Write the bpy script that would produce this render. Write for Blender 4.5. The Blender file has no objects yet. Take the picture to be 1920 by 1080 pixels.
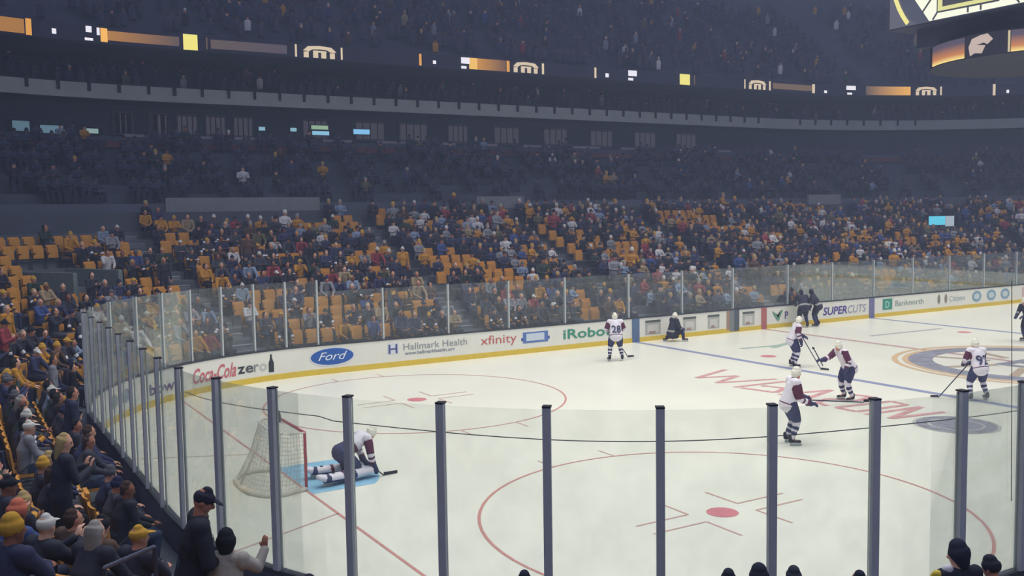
import bpy, bmesh, math, random
import numpy as np
from mathutils import Vector, Matrix
random.seed(7)
RNG = np.random.default_rng(7)
SC = bpy.context.scene
COL = SC.collection

# ------------------------------------------------------------------ camera
CAM = np.array([-2.944673, -6.993920, 5.665842])
YAW, PITCH, ROLL, FPX = -0.5365718, -0.0776349, -0.0154105, 1807.1225
def cam_axes():
    cy, sy = math.cos(YAW), math.sin(YAW)
    f = np.array([-sy*math.cos(PITCH), cy*math.cos(PITCH), math.sin(PITCH)])
    r = np.array([cy, sy, 0.0]); u = np.cross(r, f)
    c, s = math.cos(ROLL), math.sin(ROLL)
    return c*r+s*u, -s*r+c*u, f
CR, CU, CF = cam_axes()
cd = bpy.data.cameras.new('camera'); co = bpy.data.objects.new('camera', cd); COL.objects.link(co)
cd.sensor_width = 36.0; cd.lens = FPX/1920*36.0; cd.clip_start = 0.3; cd.clip_end = 400
m = Matrix.Identity(4)
for i in range(3):
    m[i][0] = CR[i]; m[i][1] = CU[i]; m[i][2] = -CF[i]; m[i][3] = CAM[i]
co.matrix_world = m
SC.camera = co

# ------------------------------------------------------------------ world, lights, exposure
SC.view_settings.view_transform = 'Standard'; SC.view_settings.look = 'None'
SC.view_settings.gamma = 1.0; SC.view_settings.exposure = 0.0; SC.view_settings.use_curve_mapping = False
w = bpy.data.worlds.new('ambient_fill'); SC.world = w; w.use_nodes = True
bg = w.node_tree.nodes['Background']; bg.inputs[0].default_value = (0.058, 0.068, 0.110, 1); bg.inputs[1].default_value = 4.0  # even blue ambient fill, raised to lift the dark tones
HAZE = .0030  # density of the haze added to lift the blacks
RIG = 770.0
SC.cycles.transparent_max_bounces = 48
SC.cycles.volume_bounces = 0
for i in range(6):
    for j in range(2):
        ld = bpy.data.lights.new('rink_lamp', 'AREA'); ld.shape = 'RECTANGLE'; ld.size = 7.5; ld.size_y = 6
        ld.energy = RIG; ld.color = (1.0, 0.975, 0.91); ld.spread = math.radians(118)
        lo = bpy.data.objects.new('rink_lamp', ld); COL.objects.link(lo)
        lo.location = (4.5+10.4*i, 6.5+13.0*j, 23.0)

for x, y in ((-5, -9), (-13, 10), (8, -16)):     # unseen fill lamps, added to brighten near people and outer post faces
    ld = bpy.data.lights.new('fill_lamp', 'AREA'); ld.size = 5; ld.energy = 420; ld.color = (.86, .9, 1.0)
    lo = bpy.data.objects.new('fill_lamp', ld); COL.objects.link(lo); lo.location = (x, y, 19)
    lo.rotation_euler = Vector((-(6-x), -(4-y), 19-1)).to_track_quat('Z', 'Y').to_euler()

# ------------------------------------------------------------------ rink path: s along the boards, D outward
RR, RW, RH = 8.53, 60.96, 25.91
SEGS = [('a', (RR, RR), 270), ('l', (0, RR), (0, 1), RH-2*RR), ('a', (RR, RH-RR), 180), ('l', (RR, RH), (1, 0), RW-2*RR),
        ('a', (RW-RR, RH-RR), 90), ('l', (RW, RH-RR), (0, -1), RH-2*RR), ('a', (RW-RR, RR), 0), ('l', (RW-RR, 0), (-1, 0), RW-2*RR)]
ARC = RR*math.pi/2
SL = [ARC if g[0] == 'a' else g[3] for g in SEGS]; LTOT = sum(SL)
CUM = [sum(SL[:i]) for i in range(9)]
def P(s, D, z=0.0):
    s %= LTOT
    for g, l in zip(SEGS, SL):
        if s <= l+1e-9: break
        s -= l
    if g[0] == 'a':
        a = math.radians(g[2]-90*s/l); c = g[1]
        return (c[0]+(RR+D)*math.cos(a), c[1]+(RR+D)*math.sin(a), z)
    p, t = g[1], g[2]
    return (p[0]+t[0]*s-t[1]*D, p[1]+t[1]*s+t[0]*D, z)
def heading(s):      # angle of the outward direction
    a, b = P(s, 0), P(s, 1); return math.atan2(b[1]-a[1], b[0]-a[0])
def arclen(s0, s1, D):
    n = max(2, int((s1-s0)*2)); pts = [P(s0+(s1-s0)*i/n, D) for i in range(n+1)]
    return sum(math.dist(a, b) for a, b in zip(pts[:-1], pts[1:]))
def path_s(s0, s1, step=0.6):
    out = [s0]; k = 0
    bounds = [c for c in [x+LTOT*q for q in (-1, 0, 1) for x in CUM] if s0 < c < s1]
    for b in sorted(set(bounds))+[s1]:
        a = out[-1]; mid = ((a+b)/2) % LTOT
        idx = max(i for i in range(8) if CUM[i] <= mid+1e-9)
        n = max(1, int((b-a)/step)) if SEGS[idx][0] == 'a' else max(1, int((b-a)/6))
        out += [a+(b-a)*i/n for i in range(1, n+1)]
    return out
def proj(p):
    d = np.asarray(p, float)-CAM; z = d@CF
    return 960+FPX*(d@CR)/z, 540-FPX*(d@CU)/z, z

# ------------------------------------------------------------------ materials
def lin(h):
    h = h.lstrip('#'); c = [int(h[i:i+2], 16)/255 for i in (0, 2, 4)]
    return tuple(x/12.92 if x <= 0.04045 else ((x+0.055)/1.055)**2.4 for x in c)
MATS = {}
def mat(name, col, rough=0.6, metal=0.0, noise=0.12, scale=8.0, spec=0.3, emit=0.0):
    if name in MATS: return MATS[name]
    m = bpy.data.materials.new(name); m.use_nodes = True; nt = m.node_tree; b = nt.nodes['Principled BSDF']
    if isinstance(col, str): col = lin(col)
    b.inputs['Roughness'].default_value = rough; b.inputs['Metallic'].default_value = metal
    b.inputs['Specular IOR Level'].default_value = spec
    if emit:
        b.inputs['Base Color'].default_value = (0.01, 0.01, 0.01, 1)
        b.inputs['Emission Color'].default_value = (*col, 1); b.inputs['Emission Strength'].default_value = emit
    else:
        tc = nt.nodes.new('ShaderNodeTexCoord'); nz = nt.nodes.new('ShaderNodeTexNoise'); nz.inputs['Scale'].default_value = scale
        rp = nt.nodes.new('ShaderNodeValToRGB')
        a = [max(0, x*(1-noise)) for x in col]; c2 = [min(1, x*(1+noise)) for x in col]
        rp.color_ramp.elements[0].position = .3; rp.color_ramp.elements[1].position = .7
        rp.color_ramp.elements[0].color = (*a, 1); rp.color_ramp.elements[1].color = (*c2, 1)
        nt.links.new(tc.outputs['Object'], nz.inputs['Vector']); nt.links.new(nz.outputs['Fac'], rp.inputs['Fac'])
        nt.links.new(rp.outputs['Color'], b.inputs['Base Color'])
    MATS[name] = m; return m
def objcol_mat(name, rough=0.8, scale=14.0, amt=0.25):   # cloth or hair dyed by the object's own colour
    m = bpy.data.materials.new(name); m.use_nodes = True; nt = m.node_tree; b = nt.nodes['Principled BSDF']
    b.inputs['Roughness'].default_value = rough; b.inputs['Specular IOR Level'].default_value = 0.2
    oi = nt.nodes.new('ShaderNodeObjectInfo'); nz = nt.nodes.new('ShaderNodeTexNoise'); nz.inputs['Scale'].default_value = scale
    tc = nt.nodes.new('ShaderNodeTexCoord'); mx = nt.nodes.new('ShaderNodeMix'); mx.data_type = 'RGBA'; mx.blend_type = 'MULTIPLY'
    mx.inputs[0].default_value = amt
    nt.links.new(tc.outputs['Object'], nz.inputs['Vector']); nt.links.new(oi.outputs['Color'], mx.inputs[6])
    nt.links.new(nz.outputs['Fac'], mx.inputs[7]); nt.links.new(mx.outputs[2], b.inputs['Base Color'])
    MATS[name] = m; return m
def attr_mat(name, rough=0.8):
    m = bpy.data.materials.new(name); m.use_nodes = True; nt = m.node_tree; b = nt.nodes['Principled BSDF']
    b.inputs['Roughness'].default_value = rough; b.inputs['Specular IOR Level'].default_value = 0.2
    at = nt.nodes.new('ShaderNodeAttribute'); at.attribute_name = 'col'
    nt.links.new(at.outputs['Color'], b.inputs['Base Color']); MATS[name] = m; return m
def glass_mat():
    m = bpy.data.materials.new('rink_glass'); m.use_nodes = True; nt = m.node_tree; nt.nodes.clear()
    out = nt.nodes.new('ShaderNodeOutputMaterial'); tr = nt.nodes.new('ShaderNodeBsdfTransparent'); tr.inputs[0].default_value = (0.97, 0.985, 0.975, 1)
    gl = nt.nodes.new('ShaderNodeBsdfGlossy'); gl.inputs['Roughness'].default_value = 0.04; gl.inputs[0].default_value = (0.9, 0.95, 0.92, 1)
    df = nt.nodes.new('ShaderNodeBsdfDiffuse'); df.inputs[0].default_value = (0.62, 0.66, 0.66, 1)
    fr = nt.nodes.new('ShaderNodeFresnel'); fr.inputs[0].default_value = 1.35
    m1 = nt.nodes.new('ShaderNodeMixShader'); m2 = nt.nodes.new('ShaderNodeMixShader')
    nz = nt.nodes.new('ShaderNodeTexNoise'); nz.inputs['Scale'].default_value = 2.5; nz.inputs['Detail'].default_value = 4
    mp = nt.nodes.new('ShaderNodeMapRange'); mp.inputs[1].default_value = .35; mp.inputs[2].default_value = .75; mp.inputs[3].default_value = .035; mp.inputs[4].default_value = .09
    tc = nt.nodes.new('ShaderNodeTexCoord'); nt.links.new(tc.outputs['Object'], nz.inputs['Vector'])
    nt.links.new(nz.outputs['Fac'], mp.inputs[0]); nt.links.new(mp.outputs[0], m1.inputs[0])
    nt.links.new(tr.outputs[0], m1.inputs[1]); nt.links.new(df.outputs[0], m1.inputs[2])
    ml = nt.nodes.new('ShaderNodeMath'); ml.operation = 'MULTIPLY'; ml.inputs[1].default_value = .45; nt.links.new(fr.outputs[0], ml.inputs[0]); nt.links.new(ml.outputs[0], m2.inputs[0]); nt.links.new(m1.outputs[0], m2.inputs[1]); nt.links.new(gl.outputs[0], m2.inputs[2])
    nt.links.new(m2.outputs[0], out.inputs[0]); MATS['glass'] = m; return m
glass_mat()
CLOTH = objcol_mat('dyed_cloth'); HAIRM = objcol_mat('hair_or_knit', 0.9, 40); CROWD = attr_mat('crowd_cloth'); SKINM = objcol_mat('skin_tone', 0.55, 6, .12)
M = dict(
    skin=mat('skin', '#c98f78', .55, noise=.06), eye=mat('eye', '#2b2730', .3), lip=mat('lip', '#9a5a52', .5),
    concrete=mat('concrete', '#5f646e', .9, noise=.15, scale=1.5), wall=mat('upper_wall', '#565b68', .9, noise=.1, scale=.4),
    fascia=mat('fascia_grey', '#b6baba', .8, noise=.06, scale=1), dark=mat('dark_metal', '#3a3c4c', .55, noise=.05), black=mat('black_paint', '#23242f', .6),
    blackcloth=mat('black_cloth', '#343645', .85), navy=mat('navy_cloth', '#3a3d60', .8, noise=.15), burg=mat('burgundy_cloth', '#5b2b45', .8),
    white=mat('white_cloth', '#dcd8e2', .8, noise=.05), palehelm=mat('white_helmet', '#e6e4d4', .35), gold=mat('gold_cloth', '#c98f35', .8),
    grey=mat('grey_cloth', '#a3a2a0', .85), jean=mat('denim', '#46536e', .85),
    postdark=mat('post_dark', '#b2b5c2', .5, noise=.04), alum=mat('aluminium', '#b9c0c0', .4, noise=.04, spec=.5),
    boardw=mat('board_white', '#e4e4dc', .45, noise=.02, scale=2), kick=mat('kick_yellow', '#d9bd45', .5, noise=.05), boardback=mat('board_back', '#4a4b5d', .7, noise=.12, scale=3),
    rail=mat('board_rail', '#3b4048', .5), red=mat('goal_red', '#b0505a', .45), net=mat('net_cord', '#d6d3c2', .8), pad=mat('pad_white', '#d8d4c6', .7),
    seat=mat('seat_gold', '#cb8f40', .5, noise=.08), seatframe=mat('seat_frame', '#33343f', .6),
    reddim=mat('red_trim', '#7a4a4c', .8), cord=mat('cable_dark', '#34383c', .6))
MI = {}
def ink(h): return mat('ink_'+h, '#'+h, .6, noise=.03)
def glow(h, e): return mat('lit_%s_%s' % (h, str(e).replace('.', '')), '#'+h, emit=e)

# ------------------------------------------------------------------ mesh helpers
def link(name, mesh, parent=None, loc=None):
    o = bpy.data.objects.new(name, mesh); COL.objects.link(o)
    if parent is not None: o.parent = parent
    if loc is not None: o.location = loc
    return o
def tag(o, label, cat=None, group=None, kind=None):
    if label: o['label'] = label
    if cat: o['category'] = cat
    if group: o['group'] = group
    if kind: o['kind'] = kind
    return o
def empty(name, loc=(0, 0, 0), rz=0.0):
    o = bpy.data.objects.new(name, None); COL.objects.link(o); o.location = loc; o.rotation_euler = (0, 0, rz); o.empty_display_size = .2; return o
class MB:
    def __init__(s): s.v, s.f, s.m, s.mats = [], [], [], []
    def mi(s, m):
        if m not in s.mats: s.mats.append(m)
        return s.mats.index(m)
    def add(s, vs, fs, m):
        n = len(s.v); s.v += [tuple(map(float, v)) for v in vs]; k = s.mi(m)
        for f in fs: s.f.append(tuple(i+n for i in f)); s.m.append(k)
    def hexa(s, c, m):   # 8 corners: bottom ring 4, top ring 4
        s.add(c, [(0, 3, 2, 1), (4, 5, 6, 7), (0, 1, 5, 4), (1, 2, 6, 5), (2, 3, 7, 6), (3, 0, 4, 7)], m)
    def box(s, c, d, m, rz=0.0):
        x, y, z = d[0]/2, d[1]/2, d[2]/2; ca, sa = math.cos(rz), math.sin(rz)
        pts = [(a, b, q) for q in (-z, z) for a, b in ((-x, -y), (x, -y), (x, y), (-x, y))]
        s.hexa([(c[0]+a*ca-b*sa, c[1]+a*sa+b*ca, c[2]+q) for a, b, q in pts], m)
    def seg(s, s0, s1, D0, D1, z0, z1, m, step=.3):   # a slab bent along the boards
        n = max(1, int(math.ceil((s1-s0)/step))); vs, fs = [], []
        for i in range(n+1):
            q = s0+(s1-s0)*i/n
            vs += [P(q, D0, z0), P(q, D1, z0), P(q, D1, z1), P(q, D0, z1)]
        for i in range(n):
            a, b = 4*i, 4*i+4
            for k in range(4): fs.append((a+k, a+(k+1) % 4, b+(k+1) % 4, b+k))
        fs += [(3, 2, 1, 0), (4*n, 4*n+1, 4*n+2, 4*n+3)]; s.add(vs, fs, m)
    def tube(s, pts, r, m, n=8, cap=True):
        pts = [Vector(p) for p in pts]; vs, fs = [], []
        rr = r if hasattr(r, '__len__') else [r]*len(pts)
        for i, p in enumerate(pts):
            t = (pts[min(i+1, len(pts)-1)]-pts[max(i-1, 0)]).normalized()
            a = t.cross(Vector((0, 0, 1)))
            if a.length < 1e-3: a = Vector((1, 0, 0))
            a.normalize(); b = t.cross(a)
            vs += [p+a*rr[i]*math.cos(2*math.pi*k/n)+b*rr[i]*math.sin(2*math.pi*k/n) for k in range(n)]
        for i in range(len(pts)-1):
            for k in range(n): fs.append((i*n+k, i*n+(k+1) % n, (i+1)*n+(k+1) % n, (i+1)*n+k))
        if cap: fs += [tuple(range(n))[::-1], tuple(range((len(pts)-1)*n, len(pts)*n))]
        s.add(vs, fs, m)
    def mesh(s, name, smooth=False):
        me = bpy.data.meshes.new(name); me.from_pydata(s.v, [], s.f)
        for m in s.mats: me.materials.append(m)
        me.polygons.foreach_set('material_index', s.m)
        if smooth: me.polygons.foreach_set('use_smooth', [True]*len(s.f))
        me.update()
        b = bmesh.new(); b.from_mesh(me); bmesh.ops.recalc_face_normals(b, faces=b.faces); b.to_mesh(me); b.free()
        return me
    def build(s, name, parent=None, smooth=False, loc=None): return link(name, s.mesh(name, smooth), parent, loc)
def sweep(name, prof, s0, s1, m, parent=None, thick=True):   # prof: list of (D, z), open strip
    ss = path_s(s0, s1); b = MB(); vs = [P(s, D, z) for s in ss for D, z in prof]; n = len(prof); fs = []
    for i in range(len(ss)-1):
        for k in range(n-1): fs.append((i*n+k, i*n+k+1, (i+1)*n+k+1, (i+1)*n+k))
    b.add(vs, fs, m)
    me = bpy.data.meshes.new(name); me.from_pydata(b.v, [], b.f); me.materials.append(m); me.update()
    return link(name, me, parent)
def text_verts(txt, size, bold=False, shear=0.0, extrude=0.0):
    c = bpy.data.curves.new('t', 'FONT'); c.body = txt; c.size = size; c.shear = shear; c.resolution_u = 3
    if bold: c.offset = size*.018
    o = bpy.data.objects.new('t', c); COL.objects.link(o); dg = bpy.context.evaluated_depsgraph_get()
    me = bpy.data.meshes.new_from_object(o.evaluated_get(dg)); bpy.data.objects.remove(o); bpy.data.curves.remove(c)
    v = [tuple(x.co) for x in me.vertices]; f = [tuple(p.vertices) for p in me.polygons]; bpy.data.meshes.remove(me)
    return v, f

# ================================================================== ICE AND ITS PAINT
def outline(D=0.0, step=.5):
    return [P(s, D) for s in path_s(0, LTOT, step)[:-1]]
b = MB(); pts = outline(.05, .35); b.add([(x, y, 0) for x, y, _ in pts], [tuple(range(len(pts)))[::-1]], mat('ice', (0.80, 0.80, 0.70), .32, noise=.035, scale=.35, spec=.35))
me = b.mesh('floor'); ICE = link('floor', me); tag(ICE, None, kind='structure')
for p in me.polygons:
    if p.normal.z < 0: p.flip()
LIFT = .004
def decal(name, polys, m, lift=LIFT):
    b = MB()
    for i, q in enumerate(polys): b.add([(x, y, lift+.0002*(i % 9)) for x, y in q], [tuple(range(len(q)))], m)
    me = bpy.data.meshes.new(name); me.from_pydata(b.v, [], b.f); me.materials.append(m); me.update()
    for p in me.polygons:
        if p.normal.z < 0: p.flip()
    return tag(link(name, me, ICE), None)
def ringq(c, r0, r1, a0=0, a1=360, n=72):
    out = []
    for i in range(n):
        a, bb = math.radians(a0+(a1-a0)*i/n), math.radians(a0+(a1-a0)*(i+1)/n)
        out.append([(c[0]+r0*math.cos(a), c[1]+r0*math.sin(a)), (c[0]+r1*math.cos(a), c[1]+r1*math.sin(a)), (c[0]+r1*math.cos(bb), c[1]+r1*math.sin(bb)), (c[0]+r0*math.cos(bb), c[1]+r0*math.sin(bb))])
    return out
def disc(c, r, n=32): return [[(c[0]+r*math.cos(2*math.pi*i/n), c[1]+r*math.sin(2*math.pi*i/n)) for i in range(n)]]
def stroke(pts, w):
    out = []
    for (x0, y0), (x1, y1) in zip(pts[:-1], pts[1:]):
        d = Vector((x1-x0, y1-y0)); d.normalize(); nx, ny = -d.y*w/2, d.x*w/2
        out.append([(x0+nx, y0+ny), (x0-nx, y0-ny), (x1-nx, y1-ny), (x1+nx, y1+ny)])
    return out
RED = mat('paint_red', '#c88f88', .4, noise=.1); REDL = mat('paint_red_soft', '#c9a39a', .4, noise=.1); BLUE = mat('paint_blue', '#8b93b4', .4, noise=.08)
SPOT = mat('paint_spot', '#cf8087', .4); CREASE = mat('paint_crease', '#8fc0dd', .4, noise=.12, scale=2)
CY = RH/2
decal('goal_line', stroke([(3.35, RH-24.16), (3.35, 24.16)], .06), RED)
decal('goal_line', stroke([(RW-3.35, RH-24.16), (RW-3.35, 24.16)], .06), RED)
decal('blue_line', stroke([(22.86, .02), (22.86, RH-.02)], .30), BLUE)
decal('blue_line', stroke([(38.1, .02), (38.1, RH-.02)], .30), BLUE)
decal('center_line', stroke([(30.48, .02), (30.48, RH-.02)], .28), mat('paint_centre', '#bf9c9a', .4, noise=.1))
decal('trapezoid_line', stroke([(3.35, CY-2.74), (.02, CY-4.27)], .05)+stroke([(3.35, CY+2.74), (.02, CY+4.27)], .05), REDL)
def faceoff(cx, cy):
    decal('faceoff_circle', ringq((cx, cy), 4.54, 4.60), RED)
    decal('faceoff_spot', disc((cx, cy), .30), SPOT, LIFT)
    q = []
    for sx in (-1, 1):
        for sy in (-1, 1):
            q += stroke([(cx+sx*.62, cy+sy*1.15), (cx+sx*.62, cy+sy*.25+0), (cx+sx*1.85, cy+sy*.25)], .05)
    decal('faceoff_marks', q, REDL)
    q = []
    for sy in (-1, 1):
        for sx in (-1, 1): q += stroke([(cx+sx*.85, cy+sy*4.52), (cx+sx*.85, cy+sy*5.13)], .05)
    decal('hash_mark', q, REDL)
for cx in (9.45, RW-9.45):
    for cy in (CY-6.71, CY+6.71): faceoff(cx, cy)
for cx in (24.38, RW-24.38):
    for cy in (CY-6.71, CY+6.71): decal('faceoff_spot', disc((cx, cy), .30), SPOT)
cr = [(3.38, CY-1.22), (4.60, CY-1.22)]+[(3.38+1.83*math.cos(a), CY+1.83*math.sin(a)) for a in np.linspace(-math.asin(1.22/1.83), math.asin(1.22/1.83), 20)]+[(4.60, CY+1.22), (3.38, CY+1.22)]
decal('goal_crease', [cr], CREASE, .003)
decal('goal_crease', [[(2*30.48-x, y) for x, y in cr]], CREASE, .003)
# centre emblem: spoked wheel with a letter
C0 = (30.48, CY)
decal('center_emblem', ringq(C0, 3.2, 4.05), mat('paint_slate', '#8d8f9c', .4, noise=.2, scale=2), .005)
decal('center_emblem_edge', ringq(C0, 4.42, 4.62), mat('paint_gold', '#d2b48e', .4), .005)
decal('center_emblem_edge', ringq(C0, 4.05, 4.25), mat('paint_gold', '#d2b48e', .4), .005)
q = []
for k in range(8):
    a = math.radians(45*k+22.5); q += stroke([(C0[0]+1.3*math.cos(a), C0[1]+1.3*math.sin(a)), (C0[0]+3.2*math.cos(a), C0[1]+3.2*math.sin(a))], .32)
decal('center_emblem_spokes', q, mat('paint_tan', '#b3a38e', .4), .0055)
v, f = text_verts('B', 3.0, True); mx = max(x[0] for x in v)/2
b = MB(); b.add([(C0[0]+(y-1.05), C0[1]-(x-mx), .007) for x, y, _ in v], f, mat('paint_slate', '#8d8f9c')); b.build('center_emblem_letter', ICE)
# red advert lettering by the near blue line and the round dark advert
q = []
for pts in ([(20.9, 18.3), (18.9, 17.6), (20.3, 17.1), (18.8, 16.5), (20.9, 15.9)], [(18.7, 15.6), (20.8, 15.4), (20.6, 14.7), (19.9, 14.5), (19.6, 15.3)], [(19.8, 14.5), (19.1, 14.2), (18.8, 15.4)],
            [(18.9, 13.9), (20.8, 13.5), (18.9, 12.9)], [(19.4, 13.75), (19.5, 13.1)], [(20.7, 12.7), (20.9, 12.1), (20.1, 11.9), (19.6, 12.6), (18.9, 12.4), (18.8, 11.9)],
            [(18.8, 11.6), (20.8, 11.3), (20.7, 10.7), (18.8, 10.9), (18.8, 11.6)], [(18.7, 10.5), (20.8, 10.3), (18.8, 9.8), (20.7, 9.5)]):
    q += stroke(pts, .20)
decal('ice_advert', q, mat('paint_advert_red', '#cb9a9b', .4, noise=.25), .0045)
c = (19.55, 8.35)
decal('round_advert', disc(c, .98), mat('paint_advert_dark', '#8f8f9b', .4, noise=.3, scale=5), .0045)
decal('round_advert_ring', ringq(c, .62, .70, n=32)+ringq(c, 1.0, 1.06, n=32), mat('paint_pale', '#b9b9b8', .4), .006)
decal('ice_advert', stroke([(32.3, 21.3), (34.4, 21.2), (37, 21.1)], .22), mat('paint_grey_ad', '#aeaeb4', .4, noise=.15), .0045)
decal('ice_advert', stroke([(25, 21.8), (26.6, 21.6), (28.3, 21.7)], .26)+stroke([(26.2, 21.2), (28.9, 22.3)], .3), mat('paint_green_ad', '#a3b8ac', .4, noise=.2), .0045)

# ================================================================== BOWL
ROWS = [(.9+.85*k, .60+.32*k) for k in range(15)]
prof = [(.10, 0.0), (.10, .595)]
for k, (D, z) in enumerate(ROWS):
    if k: prof.append((D-.45, z))
    else: prof.append((.10, z))
    prof.append((D+.40, z))
prof += [(13.25, ROWS[-1][1])]
o = sweep('lower_bowl', prof, 0, LTOT, M['concrete']); tag(o, None, kind='structure')
CLUB = [(14.6+.85*k, 6.35+.45*k) for k in range(7)]
prof = [(13.25, 5.08), (13.25, 5.95), (14.0, 5.95)]
for D, z in CLUB: prof += [(D-.45, z), (D+.40, z)]
prof += [(20.3, CLUB[-1][1]), (20.3, 9.85), (24.5, 9.85), (24.5, 11.95)]
o = sweep('club_tier', prof, 0, 110, M['wall']); tag(o, None, kind='structure')
BAL = [(22.7+.8*k, 12.3+.42*k) for k in range(3)]
prof = [(24.5, 11.95), (22.14, 11.95), (22.14, 12.3)]
for D, z in BAL: prof += [(D-.4, z), (D+.4, z)]
prof += [(25.3, 13.14), (25.3, 14.35), (19.62, 14.35), (19.62, 15.1)]
UP = [(20.5+.8*k, 15.1+.5*k) for k in range(17)]
for D, z in UP: prof += [(D-.4, z), (D+.4, z)]
prof += [(34.2, 23.1), (34.2, 32)]
o = sweep('balcony_tier', prof, 0, 110, M['wall']); tag(o, None, kind='structure')
b = MB(); b.seg(20, 105, 20.18, 20.30, 9.30, 9.62, M['reddim'], .8); tag(b.build('trim_1'), None, kind='structure')
# pale wall panels at the top of the lower bowl
for i, (a, c2) in enumerate(((34.7, 40.6), (49.5, 52.5), (75.2, 78.4))):
    b = MB(); b.seg(a, c2, 13.27, 13.42, 5.95, 6.6, mat('parapet', '#82858c', .85, noise=.08), 1.0)
    tag(b.build('trim_%d' % (i+2)), None, kind='structure')
# grey fascia with its brackets
FA = empty('balcony_fascia', P(60, 22, 11.95)); tag(FA, 'long curved grey balcony fascia with small dark brackets below the lit ribbon', 'fascia')
def kid(b, name, par, **k):   # parts given in world coordinates
    o = b.build(name, par, **k); o.matrix_parent_inverse = Matrix.Translation(-Vector(par.location)); return o
b = MB(); b.seg(22, 108, 22.0, 22.14, 11.95, 12.72, M['fascia'], .8); kid(b, 'fascia_panel', FA)
FS = 33.6
for k in range(44):
    s = FS
    FS += 1.45 if CUM[3]-.1 < s < CUM[4]-.3 else .42
    b = MB(); hw = .07 if CUM[3] < s < CUM[4] else .022
    b = MB(); b.seg(s-hw, s+hw, 21.9, 21.995, 12.3, 12.75, M['black'], .2); kid(b, 'bracket', FA)
# lit ribbon board
RB = empty('ribbon_display', P(60, 19.5, 14.4)); tag(RB, 'long dark LED ribbon board with glowing orange bars and emblems, above the grey fascia', 'display')
b = MB(); b.seg(22, 108, 19.50, 19.62, 14.38, 15.18, mat('ribbon_housing', '#3a3c50', .7), .8); kid(b, 'ribbon_housing', RB)
def lit(name, s0, s1, z0, z1, m, D=19.47): 
    b = MB(); b.seg(s0, s1, D, D+.025, z0, z1, m, .3); return kid(b, name, RB)
def grad_mat(name, c0, c1, sa, sb):   # screen picture: fade along the ribbon, by world X
    m = bpy.data.materials.new(name); m.use_nodes = True; nt = m.node_tree; bs = nt.nodes['Principled BSDF']
    g = nt.nodes.new('ShaderNodeNewGeometry'); sp = nt.nodes.new('ShaderNodeSeparateXYZ'); mr = nt.nodes.new('ShaderNodeMapRange'); rp = nt.nodes.new('ShaderNodeValToRGB')
    mr.inputs[1].default_value = P(sa, 19.5)[0]; mr.inputs[2].default_value = P(sb, 19.5)[0]
    nt.links.new(g.outputs['Position'], sp.inputs[0]); nt.links.new(sp.outputs['X'], mr.inputs[0]); nt.links.new(mr.outputs[0], rp.inputs[0])
    rp.color_ramp.elements[0].color = (*lin(c0), 1); rp.color_ramp.elements[1].color = (*lin(c1), 1)
    nt.links.new(rp.outputs[0], bs.inputs['Emission Color']); bs.inputs['Emission Strength'].default_value = 1.0; bs.inputs['Base Color'].default_value = (.01, .01, .01, 1); return m
Z0, Z1 = 14.45, 15.12
def emblem(s0, s1, m, z0=Z0, z1=Z1):   # rounded arch-like crest with notches
    b = MB(); w = s1-s0; h = z1-z0
    def pt(u, v): return P(s0+u*w, 19.46, z0+v*h)
    def band(q): 
        n = len(q)//2; b.add([pt(*x) for x in q], [(i, i+1, 2*n-2-i, 2*n-1-i) for i in range(n-1)], m)
    band([(.0, .55), (.15, .92), (.5, 1), (.85, .92), (1, .55), (.82, .5), (.72, .68), (.5, .72), (.28, .68), (.18, .5)])
    for u in (.1, .38, .62, .88): band([(u-.08, .0), (u-.08, .45), (u+.07, .5), (u+.07, .0)][:2]+[(u+.07, .5), (u+.07, .0)])
    band([(.3, .6), (.7, .6), (.7, .45), (.3, .45)]); kid(b, 'crest', RB)
W1 = glow('e8e6f4', 1.1); OR = glow('e0a04a', 1.0); YL = glow('e6dd7a', 1.15); PG = glow('d9c6ac', 1.0); BR = glow('6b5648', .8)
lit('lit_bar', 32.9, 33.36, Z0, Z1, glow('b07a3c', .9)); lit('lit_bar', 33.38, 33.46, Z0-.05, Z1+.05, OR)
lit('lit_spot', 33.74, 33.8, 14.6, 14.85, W1)
lit('lit_blotch', 34.22, 34.32, 14.85, 15.15, W1); lit('lit_blotch', 34.34, 34.42, 14.75, 15.12, W1); lit('lit_blotch', 34.2, 34.34, 14.45, 14.58, W1)
lit('lit_bar', 34.43, 34.53, Z0, Z1, glow('f0b45a', 1.1)); lit('lit_gradient', 34.53, 35.6, Z0+.1, Z1-.1, grad_mat('fade_a', '#b07a3a', '#5a4c4a', 34.53, 35.6))
lit('lit_square', 35.7, 36.42, 14.4, 15.2, YL); lit('lit_line', 36.86, 36.93, 14.5, 15.1, BR)
lit('lit_bar', 37.1, 41.2, Z0+.1, Z1-.1, grad_mat('fade_b', '#5c4e4a', '#4e4652', 37.1, 41.2)); lit('lit_line', 41.66, 41.76, Z0, Z1, PG)
emblem(42.1, 44.05, PG); lit('lit_line', 44.32, 44.42, Z0, Z1, PG)
lit('lit_line', 49.2, 49.34, Z0, Z1, OR); lit('lit_spot', 50.1, 50.3, 14.6, 14.8, W1)
lit('lit_blotch', 52.0, 52.6, 14.75, 15.12, W1); lit('lit_blotch', 52.0, 52.35, 14.45, 14.6, W1); lit('lit_bar', 52.55, 53.1, Z0, Z1, glow('e8b860', 1.1))
lit('lit_gradient', 53.1, 55.15, Z0, Z1, grad_mat('fade_c', '#c98c3c', '#6a4c3c', 53.1, 55.15)); lit('lit_line', 55.2, 55.4, Z0, Z1, OR)
emblem(55.65, 57.55, PG); lit('lit_line', 57.8, 57.95, Z0, Z1, PG)
lit('lit_line', 61.9, 62.05, Z0, Z1, PG); lit('lit_spot', 62.8, 63.05, 14.55, 14.8, W1)
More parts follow.
